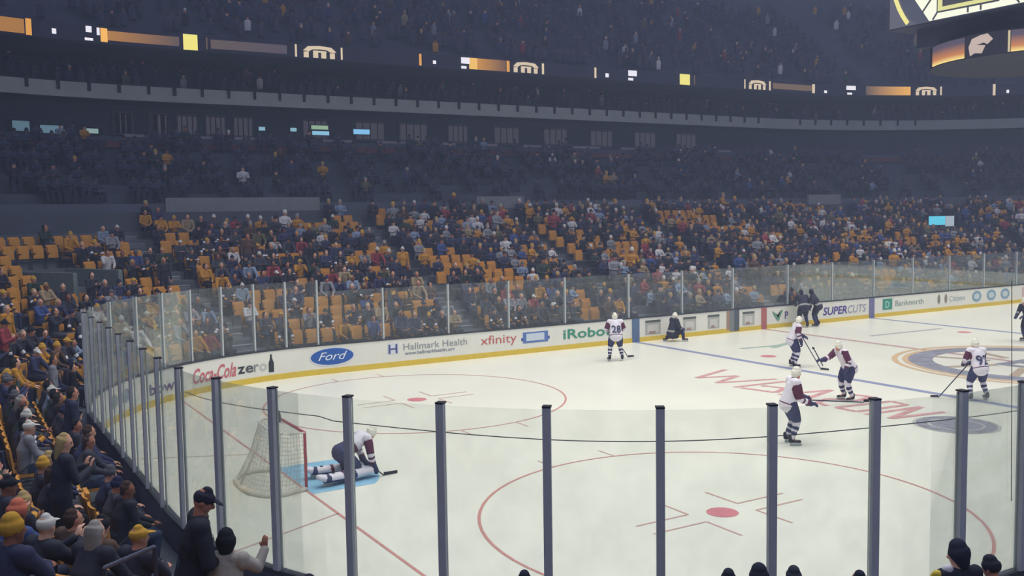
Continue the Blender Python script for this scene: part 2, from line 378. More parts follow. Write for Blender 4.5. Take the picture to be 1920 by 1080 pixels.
lit('lit_blotch', 64.7, 65.4, 14.75, 15.12, W1); lit('lit_blotch', 64.7, 65.1, 14.45, 14.62, W1)
lit('lit_square', 69.2, 70.1, 14.42, 15.15, YL); lit('lit_line', 70.5, 70.58, Z0, Z1, BR)
lit('lit_line', 75.3, 75.4, Z0, Z1, PG); emblem(75.7, 77.5, PG); lit('lit_line', 77.8, 77.95, Z0, Z1, PG)
lit('lit_bar', 78.2, 80.35, Z0+.15, Z1-.1, glow('7a6450', .8)); lit('lit_line', 80.36, 80.44, Z0, Z1, PG); lit('lit_spot', 80.72, 80.8, 14.5, 14.7, W1)
lit('lit_blotch', 81.35, 81.62, 14.8, 15.12, W1); lit('lit_blotch', 81.38, 81.52, 14.45, 14.6, W1)
lit('lit_gradient', 81.9, 83.08, Z0, Z1, grad_mat('fade_d', '#5a4c48', '#f0b050', 81.9, 83.08))
emblem(83.2, 83.75, PG); lit('lit_line', 83.82, 83.86, Z0, Z1, PG); lit('lit_line', 85.07, 85.13, Z0-.1, Z1+.1, PG); lit('lit_spot', 85.38, 85.44, 14.5, 14.75, W1)

# suites: windows, televisions
def tv(s, w, z, h, m, D, label, name='television'):
    t = empty(name, P(s, D, z-h/2)); b = MB(); b.seg(s-w/2-.06, s+w/2+.06, D+.03, D+.12, z-h/2-.05, z+h/2+.05, M['black'], .5); kid(b, 'housing', t)
    b = MB(); b.seg(s-w/2, s+w/2, D, D+.03, z-h/2, z+h/2, m, .5); kid(b, 'screen', t); tag(t, label, 'television' if name == 'television' else 'sign', 'lit screens under the balcony' if name == 'television' else None)
cy = glow('8fc0d8', .8)
tv(33.55, .22, 10.4, .5, glow('6f93a8', .5), 22.5, 'dim blue screen, leftmost of the screens under the balcony')
tv(33.95, .3, 10.3, .4, glow('6f93a8', .6), 22.5, 'dim blue screen second from the left under the balcony')
tv(34.5, .16, 10.3, .25, glow('9ab8b8', .7), 22.5, 'tiny pale screen right of the two dim blue ones')
tv(40.0, .35, 10.55, .2, cy, 20.6, 'small pale blue screen left of the double green and blue one')
tv(41.8, .35, 10.55, .2, cy, 20.6, 'small bright square screen just left of the green and blue one')
tv(43.35, 1.0, 10.72, .22, glow('9cc0a0', .8), 20.6, 'green upper screen above a wide blue one')
tv(43.4, 1.0, 10.4, .22, glow('8cc8ea', .9), 20.6, 'wide blue screen directly below the green one')
tv(45.9, 1.0, 10.55, .28, glow('7fc0f0', 1.0), 20.6, 'brightest blue screen, rightmost of the screens under the balcony')
for i, (s0, s1) in enumerate(((34.9, 35.2), (35.4, 35.8), (36.2, 37.4), (37.8, 39.0), (39.4, 40.6), (43.6, 45.2), (47, 49), (50, 52), (53.5, 55), (57, 59), (61, 63), (65, 67), (69, 71), (73, 75))):
    b = MB(); b.seg(s0, s1, 24.38, 24.49, 10.3, 11.6, mat('suite_frame', '#6d6b70', .7), .8); b.seg(s0+.08, s1-.08, 24.36, 24.385, 10.45, 11.45, glow('4c4a55', .5), .8)
    for k in range(1, 4): b.seg(s0+(s1-s0)*k/4-.03, s0+(s1-s0)*k/4+.03, 24.33, 24.37, 10.4, 11.5, M['black'], .5)
    tag(b.build('window_%d' % (i+1)), None, kind='structure')
    b = MB(); b.seg(s0-.1, s1+.1, 20.6, 20.7, 9.9, 10.05, mat('ledge', '#a09498', .7), .8); tag(b.build('trim_%d' % (i+6)), None, kind='structure')
# cyan sign over the right-hand lower seats
SG = empty('lit_sign', P(81.2, 9.5, 4.0)); tag(SG, 'small glowing cyan sign standing in the lower seats at far right', 'sign')
b = MB(); b.seg(80.9, 82.0, 9.5, 9.62, 4.35, 5.05, M['black']); kid(b, 'housing', SG)
b = MB(); b.seg(80.95, 81.6, 9.46, 9.5, 4.4, 5.0, glow('58c4e4', 1.1)); kid(b, 'cyan_panel', SG)
b = MB(); b.seg(81.62, 81.95, 9.46, 9.5, 4.3, 5.0, glow('a8b8c8', .9)); kid(b, 'pale_panel', SG)
b = MB(); b.tube([P(81.4, 9.56, 3.7), P(81.4, 9.56, 4.4)], .05, M['black']); kid(b, 'post', SG)

# ================================================================== SCOREBOARD
SBx, SBy, hs = 30.48, CY, 3.5
SB = empty('scoreboard', (SBx, SBy, 10.5)); tag(SB, 'huge dark centre-hung scoreboard with lit cream emblem screen and orange ring below', 'scoreboard')
b = MB(); b.box((SBx, SBy, 14.9), (2*hs, 2*hs, 5.8), mat('scoreboard_case', '#3c3f55', .6)); kid(b, 'case', SB)
b = MB(); b.box((SBx, SBy, 11.68), (5.6, 5.6, .7), mat('scoreboard_case', '')); kid(b, 'lower_case', SB)
X = SBx-hs
def face(name, pts, m, off):   # pts (v along -y from the far corner, z)
    b = MB(); n = len(pts); vs = [(X-off-.03, SBy+hs-p[0], p[1]) for p in pts]+[(X-off+.0, SBy+hs-p[0], p[1]) for p in pts]
    b.add(vs, [tuple(range(n)), tuple(range(n, 2*n))[::-1]]+[(i, (i+1) % n, n+(i+1) % n, n+i) for i in range(n)], m); return kid(b, name, SB)
face('screen', [(0.1, 12.05), (6.9, 12.05), (6.9, 17.6), (.1, 17.6)], mat('screen_grey', '#5c5d6c', emit=.95), .0)
cc = (4.3, 15.3)
def ringpts(r, a0, a1, n=24): return [(cc[0]+r*math.cos(math.radians(a0+(a1-a0)*i/n)), cc[1]+r*math.sin(math.radians(a0+(a1-a0)*i/n))) for i in range(n+1)]
LIM = 12.07
def clampz(p): return [(x, max(z, LIM)) for x, z in p]
CREAM = glow('eef0dc', 1.15); YARC = glow('e8e08c', 1.1); SLN = mat('screen_line', '#4b4d56', emit=.7); SLT = mat('screen_slate', '#4a5064', emit=.9)
def faceline(name, pts, w, m, off):
    for (x0, z0), (x1, z1) in zip(pts[:-1], pts[1:]):
        d = Vector((x1-x0, z1-z0)); d.normalize(); nx, nz = -d.y*w/2, d.x*w/2
        face(name, [(x0+nx, z0+nz), (x0-nx, z0-nz), (x1-nx, z1-nz), (x1+nx, z1+nz)], m, off)
def fan(cx, cz, r, n=40, z0=12.06): return [(cx+r*math.cos(2*math.pi*i/n), max(z0, cz+r*math.sin(2*math.pi*i/n))) for i in range(n)]
CCX, CCZ = 3.45, 14.15
arc = [(CCX+3.28*math.cos(a), CCZ+3.28*math.sin(a)) for a in np.linspace(math.radians(-38), math.radians(218), 44)]
face('emblem_field', fan(CCX, CCZ, 3.15), SLT, .03)
oct_ = [(1.75, 12.06), (5.15, 12.06), (6.1, 13.2), (6.1, 15.1), (5.15, 16.3), (1.75, 16.3), (.95, 15.1), (.95, 13.2)]
face('emblem_panel', oct_, CREAM, .06)
bb = MB()
for (x0, z0), (x1, z1) in zip(arc[:-1], arc[1:]):
    d = Vector((x1-x0, z1-z0)); d.normalize(); nx, nz = -d.y*.07, d.x*.07
    q = [(x0+nx, z0+nz), (x0-nx, z0-nz), (x1-nx, z1-nz), (x1+nx, z1+nz)]
    bb.hexa([(X-.035, SBy+hs-a, c) for a, c in q]+[(X-.075, SBy+hs-a, c) for a, c in q], YARC)
kid(bb, 'emblem_ring', SB)
for sgn in (0, 1):
    fx = (lambda v: v) if not sgn else (lambda v: 6.9-v)
    faceline('emblem_spoke', [(fx(1.45), 12.35), (fx(2.1), 13.1)], .05, SLN, .09); faceline('emblem_spoke', [(fx(1.9), 12.07), (fx(2.08), 12.3)], .05, SLN, .09)
    faceline('emblem_spoke', [(fx(1.1), 13.9), (fx(2.0), 13.9)], .05, SLN, .09)
face('emblem_letter_edge', [(2.06, 12.27), (4.3, 12.24), (5.0, 12.9), (4.8, 13.9), (5.0, 14.8), (4.3, 15.7), (2.06, 15.7)], SLN, .09)
face('emblem_letter_trim', [(2.12, 12.32), (4.25, 12.30), (4.92, 12.92), (4.72, 13.9), (4.92, 14.8), (4.25, 15.62), (2.12, 15.62)], glow('e2e09a', 1.0), .12)
face('emblem_letter', [(2.32, 12.44), (4.15, 12.42), (4.7, 12.98), (4.5, 13.9), (4.7, 14.7), (4.15, 15.5), (2.32, 15.5)], SLN, .15)
faceline('emblem_spoke', [(3.26, 12.07), (3.26, 12.24)], .05, SLN, .15); faceline('emblem_spoke', [(3.72, 12.07), (3.72, 12.24)], .05, SLN, .15)
# ring display under the box
RR2 = 3.47
def ringseg(name, a0, a1, z0, z1, m, r=RR2, t=.06):
    n = max(2, int(abs(a1-a0)/3)); vs, fs = [], []
    for i in range(n+1):
        a = math.radians(a0+(a1-a0)*i/n)
        for rr, z in ((r-t, z0), (r, z0), (r, z1), (r-t, z1)): vs.append((SBx+rr*math.cos(a), SBy+rr*math.sin(a), z))
    for i in range(n):
        for k in range(4): fs.append((4*i+k, 4*i+(k+1) % 4, 4*i+4+(k+1) % 4, 4*i+4+k))
    fs += [(3, 2, 1, 0), (4*n, 4*n+1, 4*n+2, 4*n+3)]
    b = MB(); b.add(vs, fs, m); return kid(b, name, SB)
ringseg('ring_housing', 0, 360, 10.58, 11.34, mat('ring_case', '#2a2c3c', .7), RR2, 3.4)
def zgrad(name, c0, c1, z0, z1, e=1.1, mid=None):
    m = bpy.data.materials.new(name); m.use_nodes = True; nt = m.node_tree; bs = nt.nodes['Principled BSDF']
    g = nt.nodes.new('ShaderNodeNewGeometry'); sp = nt.nodes.new('ShaderNodeSeparateXYZ'); mr = nt.nodes.new('ShaderNodeMapRange'); rp = nt.nodes.new('ShaderNodeValToRGB')
    mr.inputs[1].default_value = z0; mr.inputs[2].default_value = z1
    nt.links.new(g.outputs['Position'], sp.inputs[0]); nt.links.new(sp.outputs['Z'], mr.inputs[0]); nt.links.new(mr.outputs[0], rp.inputs[0])
    rp.color_ramp.elements[0].color = (*lin(c0), 1); rp.color_ramp.elements[1].color = (*lin(c1), 1)
    if mid: q = rp.color_ramp.elements.new(mid[0]); q.color = (*lin(mid[1]), 1)
    nt.links.new(rp.outputs[0], bs.inputs['Emission Color']); bs.inputs['Emission Strength'].default_value = e; bs.inputs['Base Color'].default_value = (.01, .01, .01, 1); return m
FG = zgrad('ring_flame', '#f7e08a', '#50485a', 10.6, 11.15, 1.1, (.35, '#c07a48'))
AT = 144.0   # left tangent direction as seen from the stands
ringseg('ring_picture', 198, 330, 10.62, 11.3, FG, RR2+.03, .03)
ringseg('ring_picture', 140, 172, 10.62, 11.3, FG, RR2+.03, .03)
ringseg('ring_line', 196.5, 197.5, 10.62, 11.3, glow('d8c8a0', .9), RR2+.03, .03)
def ringband(name, pts, m):   # pts (angle, z) polygon split into a strip: first half top, second half bottom
    n = len(pts)//2; b = MB(); vs = [(SBx+(RR2+.035)*math.cos(math.radians(a)), SBy+(RR2+.035)*math.sin(math.radians(a)), z) for a, z in pts]
    b.add(vs, [(i, i+1, 2*n-2-i, 2*n-1-i) for i in range(n-1)], m); kid(b, name, SB)
CP = glow('c8b4ac', .95)
ringband('ring_crest', [(175, 10.95), (177, 11.2), (182, 11.28), (186, 11.3), (189, 11.1), (186, 10.95), (184, 11.02), (182, 11.0), (180, 10.98), (178, 10.92)], CP)
ringband('ring_crest', [(175, 10.95), (180, 10.98), (185, 10.93), (183, 10.68), (179, 10.72), (176, 10.64)], CP)
b = MB(); b.tube([(SBx, SBy, 17.7), (SBx, SBy, 28)], .18, M['dark']); kid(b, 'hanger', SB)

# ================================================================== BOARDS
BD = empty('dasher_boards', P(46, 0, 0)); tag(BD, 'white dasher boards with yellow kick strip and adverts, enclosing the ice rink', 'rink boards')
b = MB(); b.seg(0, LTOT, 0.0, .02, .20, 1.03, M['boardw'], .35); kid(b, 'board_face', BD)
b = MB(); b.seg(0, LTOT, -.015, .02, .0, .20, M['kick'], .35); kid(b, 'kick_strip', BD)
b = MB(); b.seg(0, LTOT, -.02, .095, 1.03, 1.085, M['rail'], .35); kid(b, 'top_rail', BD)
b = MB(); b.seg(0, LTOT, .03, .09, .0, 1.03, M['boardback'], .35); kid(b, 'board_back', BD)
AD = -.012
def xs(x): return CUM[3]+(x-RR)      # far straight: rink x to path s
def ad_text(txt, s, z, size, m, name='advert_lettering', bold=True, shear=0.0, width=None, D=AD):
    v, f = text_verts(txt, size, bold, shear); x0 = min(p[0] for p in v); x1 = max(p[0] for p in v)
    k = (width/(x1-x0)) if width else 1.0
    b = MB(); b.add([P(s+(p[0]-x0)*k, D, z+p[1]) for p in v], f, m)
    me = bpy.data.meshes.new(name); me.from_pydata(b.v, [], b.f); me.materials.append(m)
    o = link(name, me, BD); o.matrix_parent_inverse = Matrix.Translation(-Vector(BD.location)); return o
def ad_box(s0, s1, z0, z1, m, name='advert_panel', D=-.010):
    b = MB(); b.seg(s0, s1, D, -.001, z0, z1, m, .3); return kid(b, name, BD)
def ad_poly(pts, m, name='advert_mark', D=-.011):
    b = MB(); n = len(pts); vs = [P(a, D, c) for a, c in pts]; cx = sum(p[0] for p in pts)/n; cz = sum(p[1] for p in pts)/n
    vs.append(P(cx, D, cz)); b.add(vs, [(i, (i+1) % n, n) for i in range(n)], m)
    me = bpy.data.meshes.new(name); me.from_pydata(b.v, [], b.f); me.materials.append(m); o = link(name, me, BD)
    o.matrix_parent_inverse = Matrix.Translation(-Vector(BD.location)); return o
def ell(s, z, a, c, n=36): return [(s+a*math.cos(2*math.pi*i/n), z+c*math.sin(2*math.pi*i/n)) for i in range(n)]
SE = CUM[3]
ad_text('bow:', 28.65, .36, .46, ink('5c4f80'), width=1.35)
ad_poly(ell(27.3, .62, .3, .2), ink('8f9aa6')); ad_poly(ell(26.5, .6, .25, .2), ink('8a949a'))
ad_text('Coca-Cola', SE-4.95, .36, .66, ink('c86a74'), shear=.35, width=1.80, bold=True)
ad_text('z', SE-3.10, .40, .50, ink('33363a'), width=.30); ad_text('e', SE-2.78, .40, .50, ink('54585a'), width=.30)
ad_text('r', SE-2.46, .40, .50, ink('8c9090'), width=.20); ad_text('o', SE-2.24, .40, .50, ink('c0c4c0'), width=.30)
ad_poly([(SE-1.88, .30), (SE-1.68, .30), (SE-1.68, .62), (SE-1.74, .78), (SE-1.75, .92), (SE-1.81, .92), (SE-1.82, .78), (SE-1.88, .62)], ink('33383a'), 'advert_bottle')
ad_poly(ell(xs(9.05), .62, .86, .34), ink('dcdfe4')); ad_poly(ell(xs(9.05), .62, .81, .30), ink('2f5fae'), D=-.013)
ad_text('Ford', xs(8.52), .50, .42, ink('e6ecf6'), shear=.4, width=1.1, bold=False, D=-.016)
ad_box(xs(11.2), xs(11.66), .50, .90, ink('d5d8e4')); ad_text('H', xs(11.24), .52, .48, ink('49568c'), width=.36, D=-.013)
ad_text('Hallmark Health', xs(11.85), .60, .36, ink('8b9199'), width=2.7, bold=False)
ad_text('www.hallmarkhealth.org', xs(11.9), .42, .17, ink('7b8496'), width=2.1)
ad_text('xfinity', xs(15.15), .52, .50, ink('c46a62'), width=1.65, bold=False)
ad_box(xs(17.1), xs(18.3), .42, .86, ink('5d78b8')); ad_box(xs(17.26), xs(18.12), .50, .80, ink('c9d6e4'), D=-.014); ad_box(xs(17.02), xs(18.38), .52, .64, ink('41599c'), D=-.009)
ad_text('iRobot', xs(19.05), .44, .56, ink('3f9277'), width=2.45)
ad_box(xs(22.62), xs(23.02), .0, 1.03, ink('5f7597'), 'line_post_panel', D=-.02)
ad_box(xs(37.9), xs(38.3), .0, 1.03, ink('75769c'), 'line_post_panel', D=-.02)
ad_box(xs(30.3), xs(30.64), .0, 1.03, ink('b4706c'), 'line_post_panel', D=-.02)
for i, (x0, x1) in enumerate(((23.35, 24.2), (25.5, 26.25), (26.95, 27.65), (29.1, 29.85))):
    ad_box(xs(x0), xs(x1), .28, .88, ink('b2b3ae')); ad_box(xs(x0), xs(x1), .80, .90, ink('5c6460'), D=-.013); ad_box(xs(x0+.12), xs(x1-.12), .34, .70, ink('cfcdc8'), D=-.014); ad_box(xs(x0+.2), xs(x1-.3), .30, .42, ink('a58a86'), D=-.016)
for i, (x0, x1, z0, h) in enumerate(((28.1, 28.28, .12, 'a48a78'), (28.3, 28.55, .05, '7f8688'), (28.55, 28.88, .05, '5b6268'))): ad_box(xs(x0), xs(x1), z0, 1.03, ink(h), 'gate_panel', D=-.02)
ad_poly([(xs(31.0), .82), (xs(31.25), .70), (xs(31.4), .46), (xs(31.6), .84), (xs(31.72), .84), (xs(31.46), .34), (xs(31.34), .34), (xs(31.1), .62)], ink('6f9c84'))
ad_text('P', xs(31.85), .40, .50, ink('55538a')); 
ad_text('SUPER', xs(34.5), .38, .55, ink('4e3f98'), shear=.15, width=1.75); ad_text('CUTS', xs(36.3), .38, .55, ink('9a96b0'), shear=.15, width=1.35, bold=False)
ad_box(xs(38.95), xs(39.7), .36, .92, ink('3f9180')); ad_text('D', xs(39.15), .46, .48, ink('a8dccb'), D=-.014)
ad_text('Banknorth', xs(39.95), .50, .42, ink('8aa296'), width=2.3, bold=False)
ad_poly(ell(xs(43.55), .65, .12, .25), ink('8a8478')); ad_poly(ell(xs(44.15), .65, .12, .25), ink('8f897c')); ad_text('Citizens', xs(44.45), .48, .42, ink('9fb2b8'), width=1.4, bold=False)
for x in (46.9, 48.25, 49.55): ad_poly(ell(xs(x), .62, .42, .30), ink('7fa3bb')); ad_poly(ell(xs(x), .62, .26, .17), ink('c6d2d6'), D=-.014)
ad_box(xs(51.2), xs(52.6), .35, .9, ink('d2b5b5'))

# ---- glass panels and posts
ORD = ['', 'first', 'second', 'third', 'fourth', 'fifth', 'sixth', 'seventh', 'eighth', 'ninth', 'tenth', 'eleventh', 'twelfth', 'thirteenth', 'fourteenth', 'fifteenth', 'sixteenth', 'seventeenth', 'eighteenth', 'nineteenth']
TENS = {20: 'twent', 30: 'thirt', 40: 'fort', 50: 'fift', 60: 'sixt', 70: 'sevent', 80: 'eight', 90: 'ninet'}
def ordw(n):
    if n < 20: return ORD[n]
    t, u = n//10*10, n % 10
    return TENS[t]+('ieth' if u == 0 else 'y-'+ORD[u])
near = [1.10+1.257*k for k in range(-5, 19)]; near[4] = -.02          # near side, near corner and left end
farc = [25.1, 26.62, 28.2, 29.5, 30.75, 32.03, 33.3, 34.5, 35.68]
fars = [38.2, 40.9, 43.6, 46.3, 49.6, 52.6, 55.65, 59.2, 62.3, 65.4, 68.5, 71.6, 74.7, 77.8]
farr = [79.3, 80.6, 81.9, 83.2, 84.5, 85.8, 87.1, 88.4]
POSTS = [(s, 3.47, 'near') for s in near]+[(s, 3.40, 'corner') for s in farc]+[(s, 3.0, 'side') for s in fars]+[(s, 3.0, 'right') for s in farr]
cnt = {}
NMT = {'near': ('dark glass post', 'of the near corner and left end, counted from the right edge'), 'corner': ('pale glass post', 'of the far left corner, counted from the left'),
       'side': ('thin glass post', 'along the far side boards, counted from the left'), 'right': ('thin glass post', 'of the far right corner, counted from the left')}
for i, (s, zt, k) in enumerate(POSTS):
    cnt[k] = cnt.get(k, 0)+1; vis = k != 'near' or s > -.6
    h = .047 if k == 'near' else .035
    b = MB(); b.seg(s-h, s+h, .062, .115, 1.085, zt, M['postdark'], .2); e = kid(b, 'glass_post', BD)
    def sub(b, name):
        o = b.build(name, e); o.matrix_parent_inverse = Matrix.Translation(-Vector(BD.location)).inverted() @ Matrix.Translation(-Vector(BD.location)); return o
    b = MB(); b.seg(s-h*.8, s+h*.8, .012, .03, 1.085, zt-.01, M['alum'], .2); sub(b, 'inner_strip')
    b = MB(); b.seg(s-h*1.05, s+h*1.05, .008, .118, zt, zt+.02, M['black'], .2); sub(b, 'post_cap')
cnt = {}
for (s0, z0, k0), (s1, z1, k1) in zip(POSTS[:-1], POSTS[1:]):
    h = .035
    b = MB(); b.seg(s0+h, s1-h, .034, .050, 1.09, min(z0, z1)-.03, MATS['glass'], .42)
    kid(b, 'glass_pane', BD)
# thin cable strung along the inside of the near glass, and the hanging netting cord
b = MB(); pts = []
for i in range(60):
    s = 12.4-13.6*i/59; pts.append(P(s, -.02, 3.10+.03*math.sin(s*.9)+(.04 if s > 9 else 0)))
b.tube(pts, .006, M['cord'], 6); tag(b.build('cable'), 'thin dark cable strung along the near corner glass below the post tops', 'cable')
b = MB(); b.tube([P(.17, .06, 2.0), P(.22, .06, 3.5), P(.27, .06, 4.75)], .005, M['cord'], 6); tag(b.build('netting_cord'), 'thin upright cord rising beside the rightmost glass post', 'cord')

# ================================================================== GOAL
G = empty('hockey_goal', (3.35, CY, 0)); tag(G, 'red-framed hockey goal with pale netting standing behind the goaltender', 'goal')
gy0, gy1, gz = -.915, .915, 1.22
def loc(b, name, par, **k): return b.build(name, par, **k)
for y in (gy0, gy1):
    b = MB(); b.tube([(0, y, 0), (0, y, gz-.05), (-.0, y*.985, gz)], .032, M['red'], 10); loc(b, 'goal_post', G, smooth=True)
b = MB(); b.tube([(0, gy0, gz), (0, gy1, gz)], .032, M['red'], 10); loc(b, 'crossbar', G, smooth=True)
base = [(0, gy0, .04), (-.5, gy0-.16, .04), (-.85, gy0-.05, .04), (-1.08, gy0+.35, .04), (-1.12, 0, .04), (-1.08, gy1-.35, .04), (-.85, gy1+.05, .04), (-.5, gy1+.16, .04), (0, gy1, .04)]
b = MB(); b.tube(base, .05, M['pad'], 8); loc(b, 'base_pad', G, smooth=True)
top = [(0, gy0, gz), (-.35, gy0+.02, gz), (-.52, gy0+.3, gz), (-.56, 0, gz), (-.52, gy1-.3, gz), (-.35, gy1-.02, gz), (0, gy1, gz)]
b = MB(); b.tube(top, .02, M['pad'], 8); b.tube([(-.56, 0, gz), (-.85, 0, .6), (-1.12, 0, .08)], .018, M['pad'], 6); loc(b, 'rear_frame', G, smooth=True)
def lerp_poly(P_, t):
    L = [0]
    for a, c in zip(P_[:-1], P_[1:]): L.append(L[-1]+math.dist(a, c))
    d = t*L[-1]
    for i in range(len(P_)-1):
        if d <= L[i+1] or i == len(P_)-2:
            u = (d-L[i])/(L[i+1]-L[i]); return [P_[i][k]+(P_[i+1][k]-P_[i][k])*u for k in range(3)]
b = MB()
for i in range(45):
    t = i/44; a, c = lerp_poly(top, t), lerp_poly(base, t); b.tube([a, [(a[k]+c[k])/2+(.04*(1 if k == 0 else 0)) for k in range(3)], c], .005, M['net'], 3, False)
for j in range(1, 14):
    u = j/14; b.tube([[lerp_poly(top, i/24)[k]*(1-u)+lerp_poly(base, i/24)[k]*u+(.04*4*u*(1-u) if k == 0 else 0) for k in range(3)] for i in range(25)], .005, M['net'], 3, False)
for i in range(1, 9): 
    x = -.56*i/9; b.tube([(x, gy0*.97, gz), (x, gy1*.97, gz)], .005, M['net'], 3, False)
loc(b, 'net', G)
b = MB(); b.tube([(3.2, CY+.3, 1.245), (3.2, CY+.3, 1.40), (3.2, CY+.3, 1.44), (3.2, CY+.3, 1.49)], [.037, .037, .02, .014], ink('4a5048'), 10); tag(b.build('water_bottle', smooth=True), 'small dark water bottle standing on top of the goal net', 'bottle')

# ================================================================== FIGURES
def Rz(a): return Matrix.Rotation(a, 3, 'Z')
def Rx(a): return Matrix.Rotation(a, 3, 'X')
def loft_mesh(bm, st, side=Vector((1, 0, 0)), n=12):
    """st: list of (centre, rx, ry). Rounded closed ends."""
    st = [(Vector(c), rx, ry) for c, rx, ry in st]
    ext = []
    c0, a0, b0 = st[0]; t0 = (st[1][0]-c0).normalized(); r0 = min(a0, b0)
    for q in (.95, .7, .35): ext.append((c0-t0*r0*q, a0*math.sqrt(1-q*q), b0*math.sqrt(1-q*q)))
    ext += st
    c1, a1, b1 = st[-1]; t1 = (c1-st[-2][0]).normalized(); r1 = min(a1, b1)
    for q in (.35, .7, .95): ext.append((c1+t1*r1*q, a1*math.sqrt(1-q*q), b1*math.sqrt(1-q*q)))
    rings = []
    for i, (c, rx, ry) in enumerate(ext):
        t = (ext[min(i+1, len(ext)-1)][0]-ext[max(i-1, 0)][0]).normalized()
        s = side-t*side.dot(t)
        if s.length < .15: s = Vector((0, 1, 0))-t*t.y
        s.normalize(); f = t.cross(s)
        rings.append([bm.verts.new(c+s*rx*math.cos(2*math.pi*k/n)+f*ry*math.sin(2*math.pi*k/n)) for k in range(n)])
    for a, b in zip(rings[:-1], rings[1:]):
        for k in range(n): bm.faces.new((a[k], a[(k+1) % n], b[(k+1) % n], b[k]))
    bm.faces.new(rings[0][::-1]); bm.faces.new(rings[-1])
def remeshed(name, prims, mats, voxel=.016, paint=None, smooth=4):
    """prims: list of (tag, stations, side). One continuous skin over all of them."""
    bm = bmesh.new()
    for tg, st, sd in prims: loft_mesh(bm, st, sd)
    bmesh.ops.recalc_face_normals(bm, faces=bm.faces)
    me = bpy.data.meshes.new('tmp'); bm.to_mesh(me); bm.free()
    o = bpy.data.objects.new('tmp', me); COL.objects.link(o)
    r = o.modifiers.new('r', 'REMESH'); r.mode = 'VOXEL'; r.voxel_size = voxel; r.adaptivity = 0
    s = o.modifiers.new('s', 'SMOOTH'); s.factor = .5; s.iterations = smooth
    dg = bpy.context.evaluated_depsgraph_get(); out = bpy.data.meshes.new_from_object(o.evaluated_get(dg)); out.name = name
    bpy.data.objects.remove(o); bpy.data.meshes.remove(me)
    out.materials.clear()
    for m in mats: out.materials.append(m)
    n = len(out.polygons); out.polygons.foreach_set('use_smooth', [True]*n)
    if paint:
        cen = np.zeros(n*3); out.polygons.foreach_get('center', cen); cen = cen.reshape(-1, 3)
        best = np.full(n, 1e9); bi = np.zeros(n, int); bt = np.zeros(n)
        for i, (tg, st, sd) in enumerate(prims):
            L = [0]
            for a, b in zip(st[:-1], st[1:]): L.append(L[-1]+(Vector(b[0])-Vector(a[0])).length)
            for j in range(len(st)-1):
                a, b = np.array(st[j][0], float), np.array(st[j+1][0], float); ab = b-a
                t = np.clip(((cen-a)@ab)/max(ab@ab, 1e-9), 0, 1); rr = min(st[j][1:3])*(1-t)+min(st[j+1][1:3])*t
                d = np.linalg.norm(cen-(a+t[:, None]*ab), axis=1)-rr
                k = d < best; best[k] = d[k]; bi[k] = i; bt[k] = (L[j]+t[k]*(L[j+1]-L[j]))/L[-1]
        out.polygons.foreach_set('material_index', [paint(prims[i][0], t, c) for i, t, c in zip(bi, bt, cen)])
    out.update(); return out
X1 = Vector((1, 0, 0))
class Pose:
    """Joints in metres, x to the figure's right, y forward, z up."""
    def __init__(s, pelvis, chest, neck, head, look=(0, 0), shL=None, **k):
        V = Vector; s.pelvis, s.chest, s.neck, s.head = V(pelvis), V(chest), V(neck), V(head); s.look = look
        for a, b in k.items(): setattr(s, a, V(b))
        s.shl = V(k['shl']); s.shr = V(k['shr'])
def head_mat(p):   # look = (yaw, pitch)
    return Rz(p.look[0]) @ Rx(p.look[1])
def hand_prims(w, d, up, size=1.0, curl=.5, side=1, tag_='hand'):
    """Palm, four fingers and a thumb from the wrist w, pointing along d; up = back of the hand."""
    d = Vector(d).normalized(); up = Vector(up); up = (up-d*up.dot(d)).normalized(); lat = d.cross(up)*side
    out = [(tag_, [(w, .024*size, .018*size), (w+d*.045*size, .038*size, .016*size), (w+d*.085*size, .040*size, .014*size)], lat)]
    for i, L in enumerate((.068, .078, .072, .056)):
        b0 = w+d*.088*size+lat*(.030-.020*i)*size; p = [b0]; dd = d.copy(); cur = b0
        for j in range(3):
            dd = (dd-up*(curl*.55)).normalized(); cur = cur+dd*L*size*(.42, .32, .26)[j]; p.append(cur)
        out.append((tag_, [(q, r*size, r*size) for q, r in zip(p, (.0095, .009, .008, .007))], lat))
    t0 = w+d*.03*size+lat*.030*size; t1 = t0+(lat*.8+d*.7-up*.2).normalized()*.035*size; t2 = t1+(d-up*.3*curl+lat*.2).normalized()*.03*size
    out.append((tag_, [(t0, .013*size, .013*size), (t1, .011*size, .011*size), (t2, .009*size, .009*size)], lat)); return out
def head_prims(p, k=1.0):
    H = head_mat(p); c = p.head
    def g(x, y, z): return c+H@Vector((x, y, z))*k
    sd = H@X1
    pr = [('head', [(g(0, -.015, .075), .055*k, .07*k), (g(0, -.01, .035), .078*k, .096*k), (g(0, 0, -.005), .076*k, .094*k), (g(0, .02, -.06), .062*k, .07*k), (g(0, .035, -.105), .038*k, .042*k)], sd),
          ('nose', [(g(0, .088, .012), .008*k, .008*k), (g(0, .106, -.022), .014*k, .012*k), (g(0, .10, -.034), .016*k, .01*k)], sd),
          ('neck', [(p.neck, .062, .062), (g(0, -.01, -.05), .055, .058)], sd)]
    for s in (-1, 1): pr.append(('ear', [(g(s*.078, -.01, .015), .008*k, .016*k), (g(s*.082, -.014, -.02), .007*k, .012*k)], H@Vector((1, 0, 0))))
    return pr
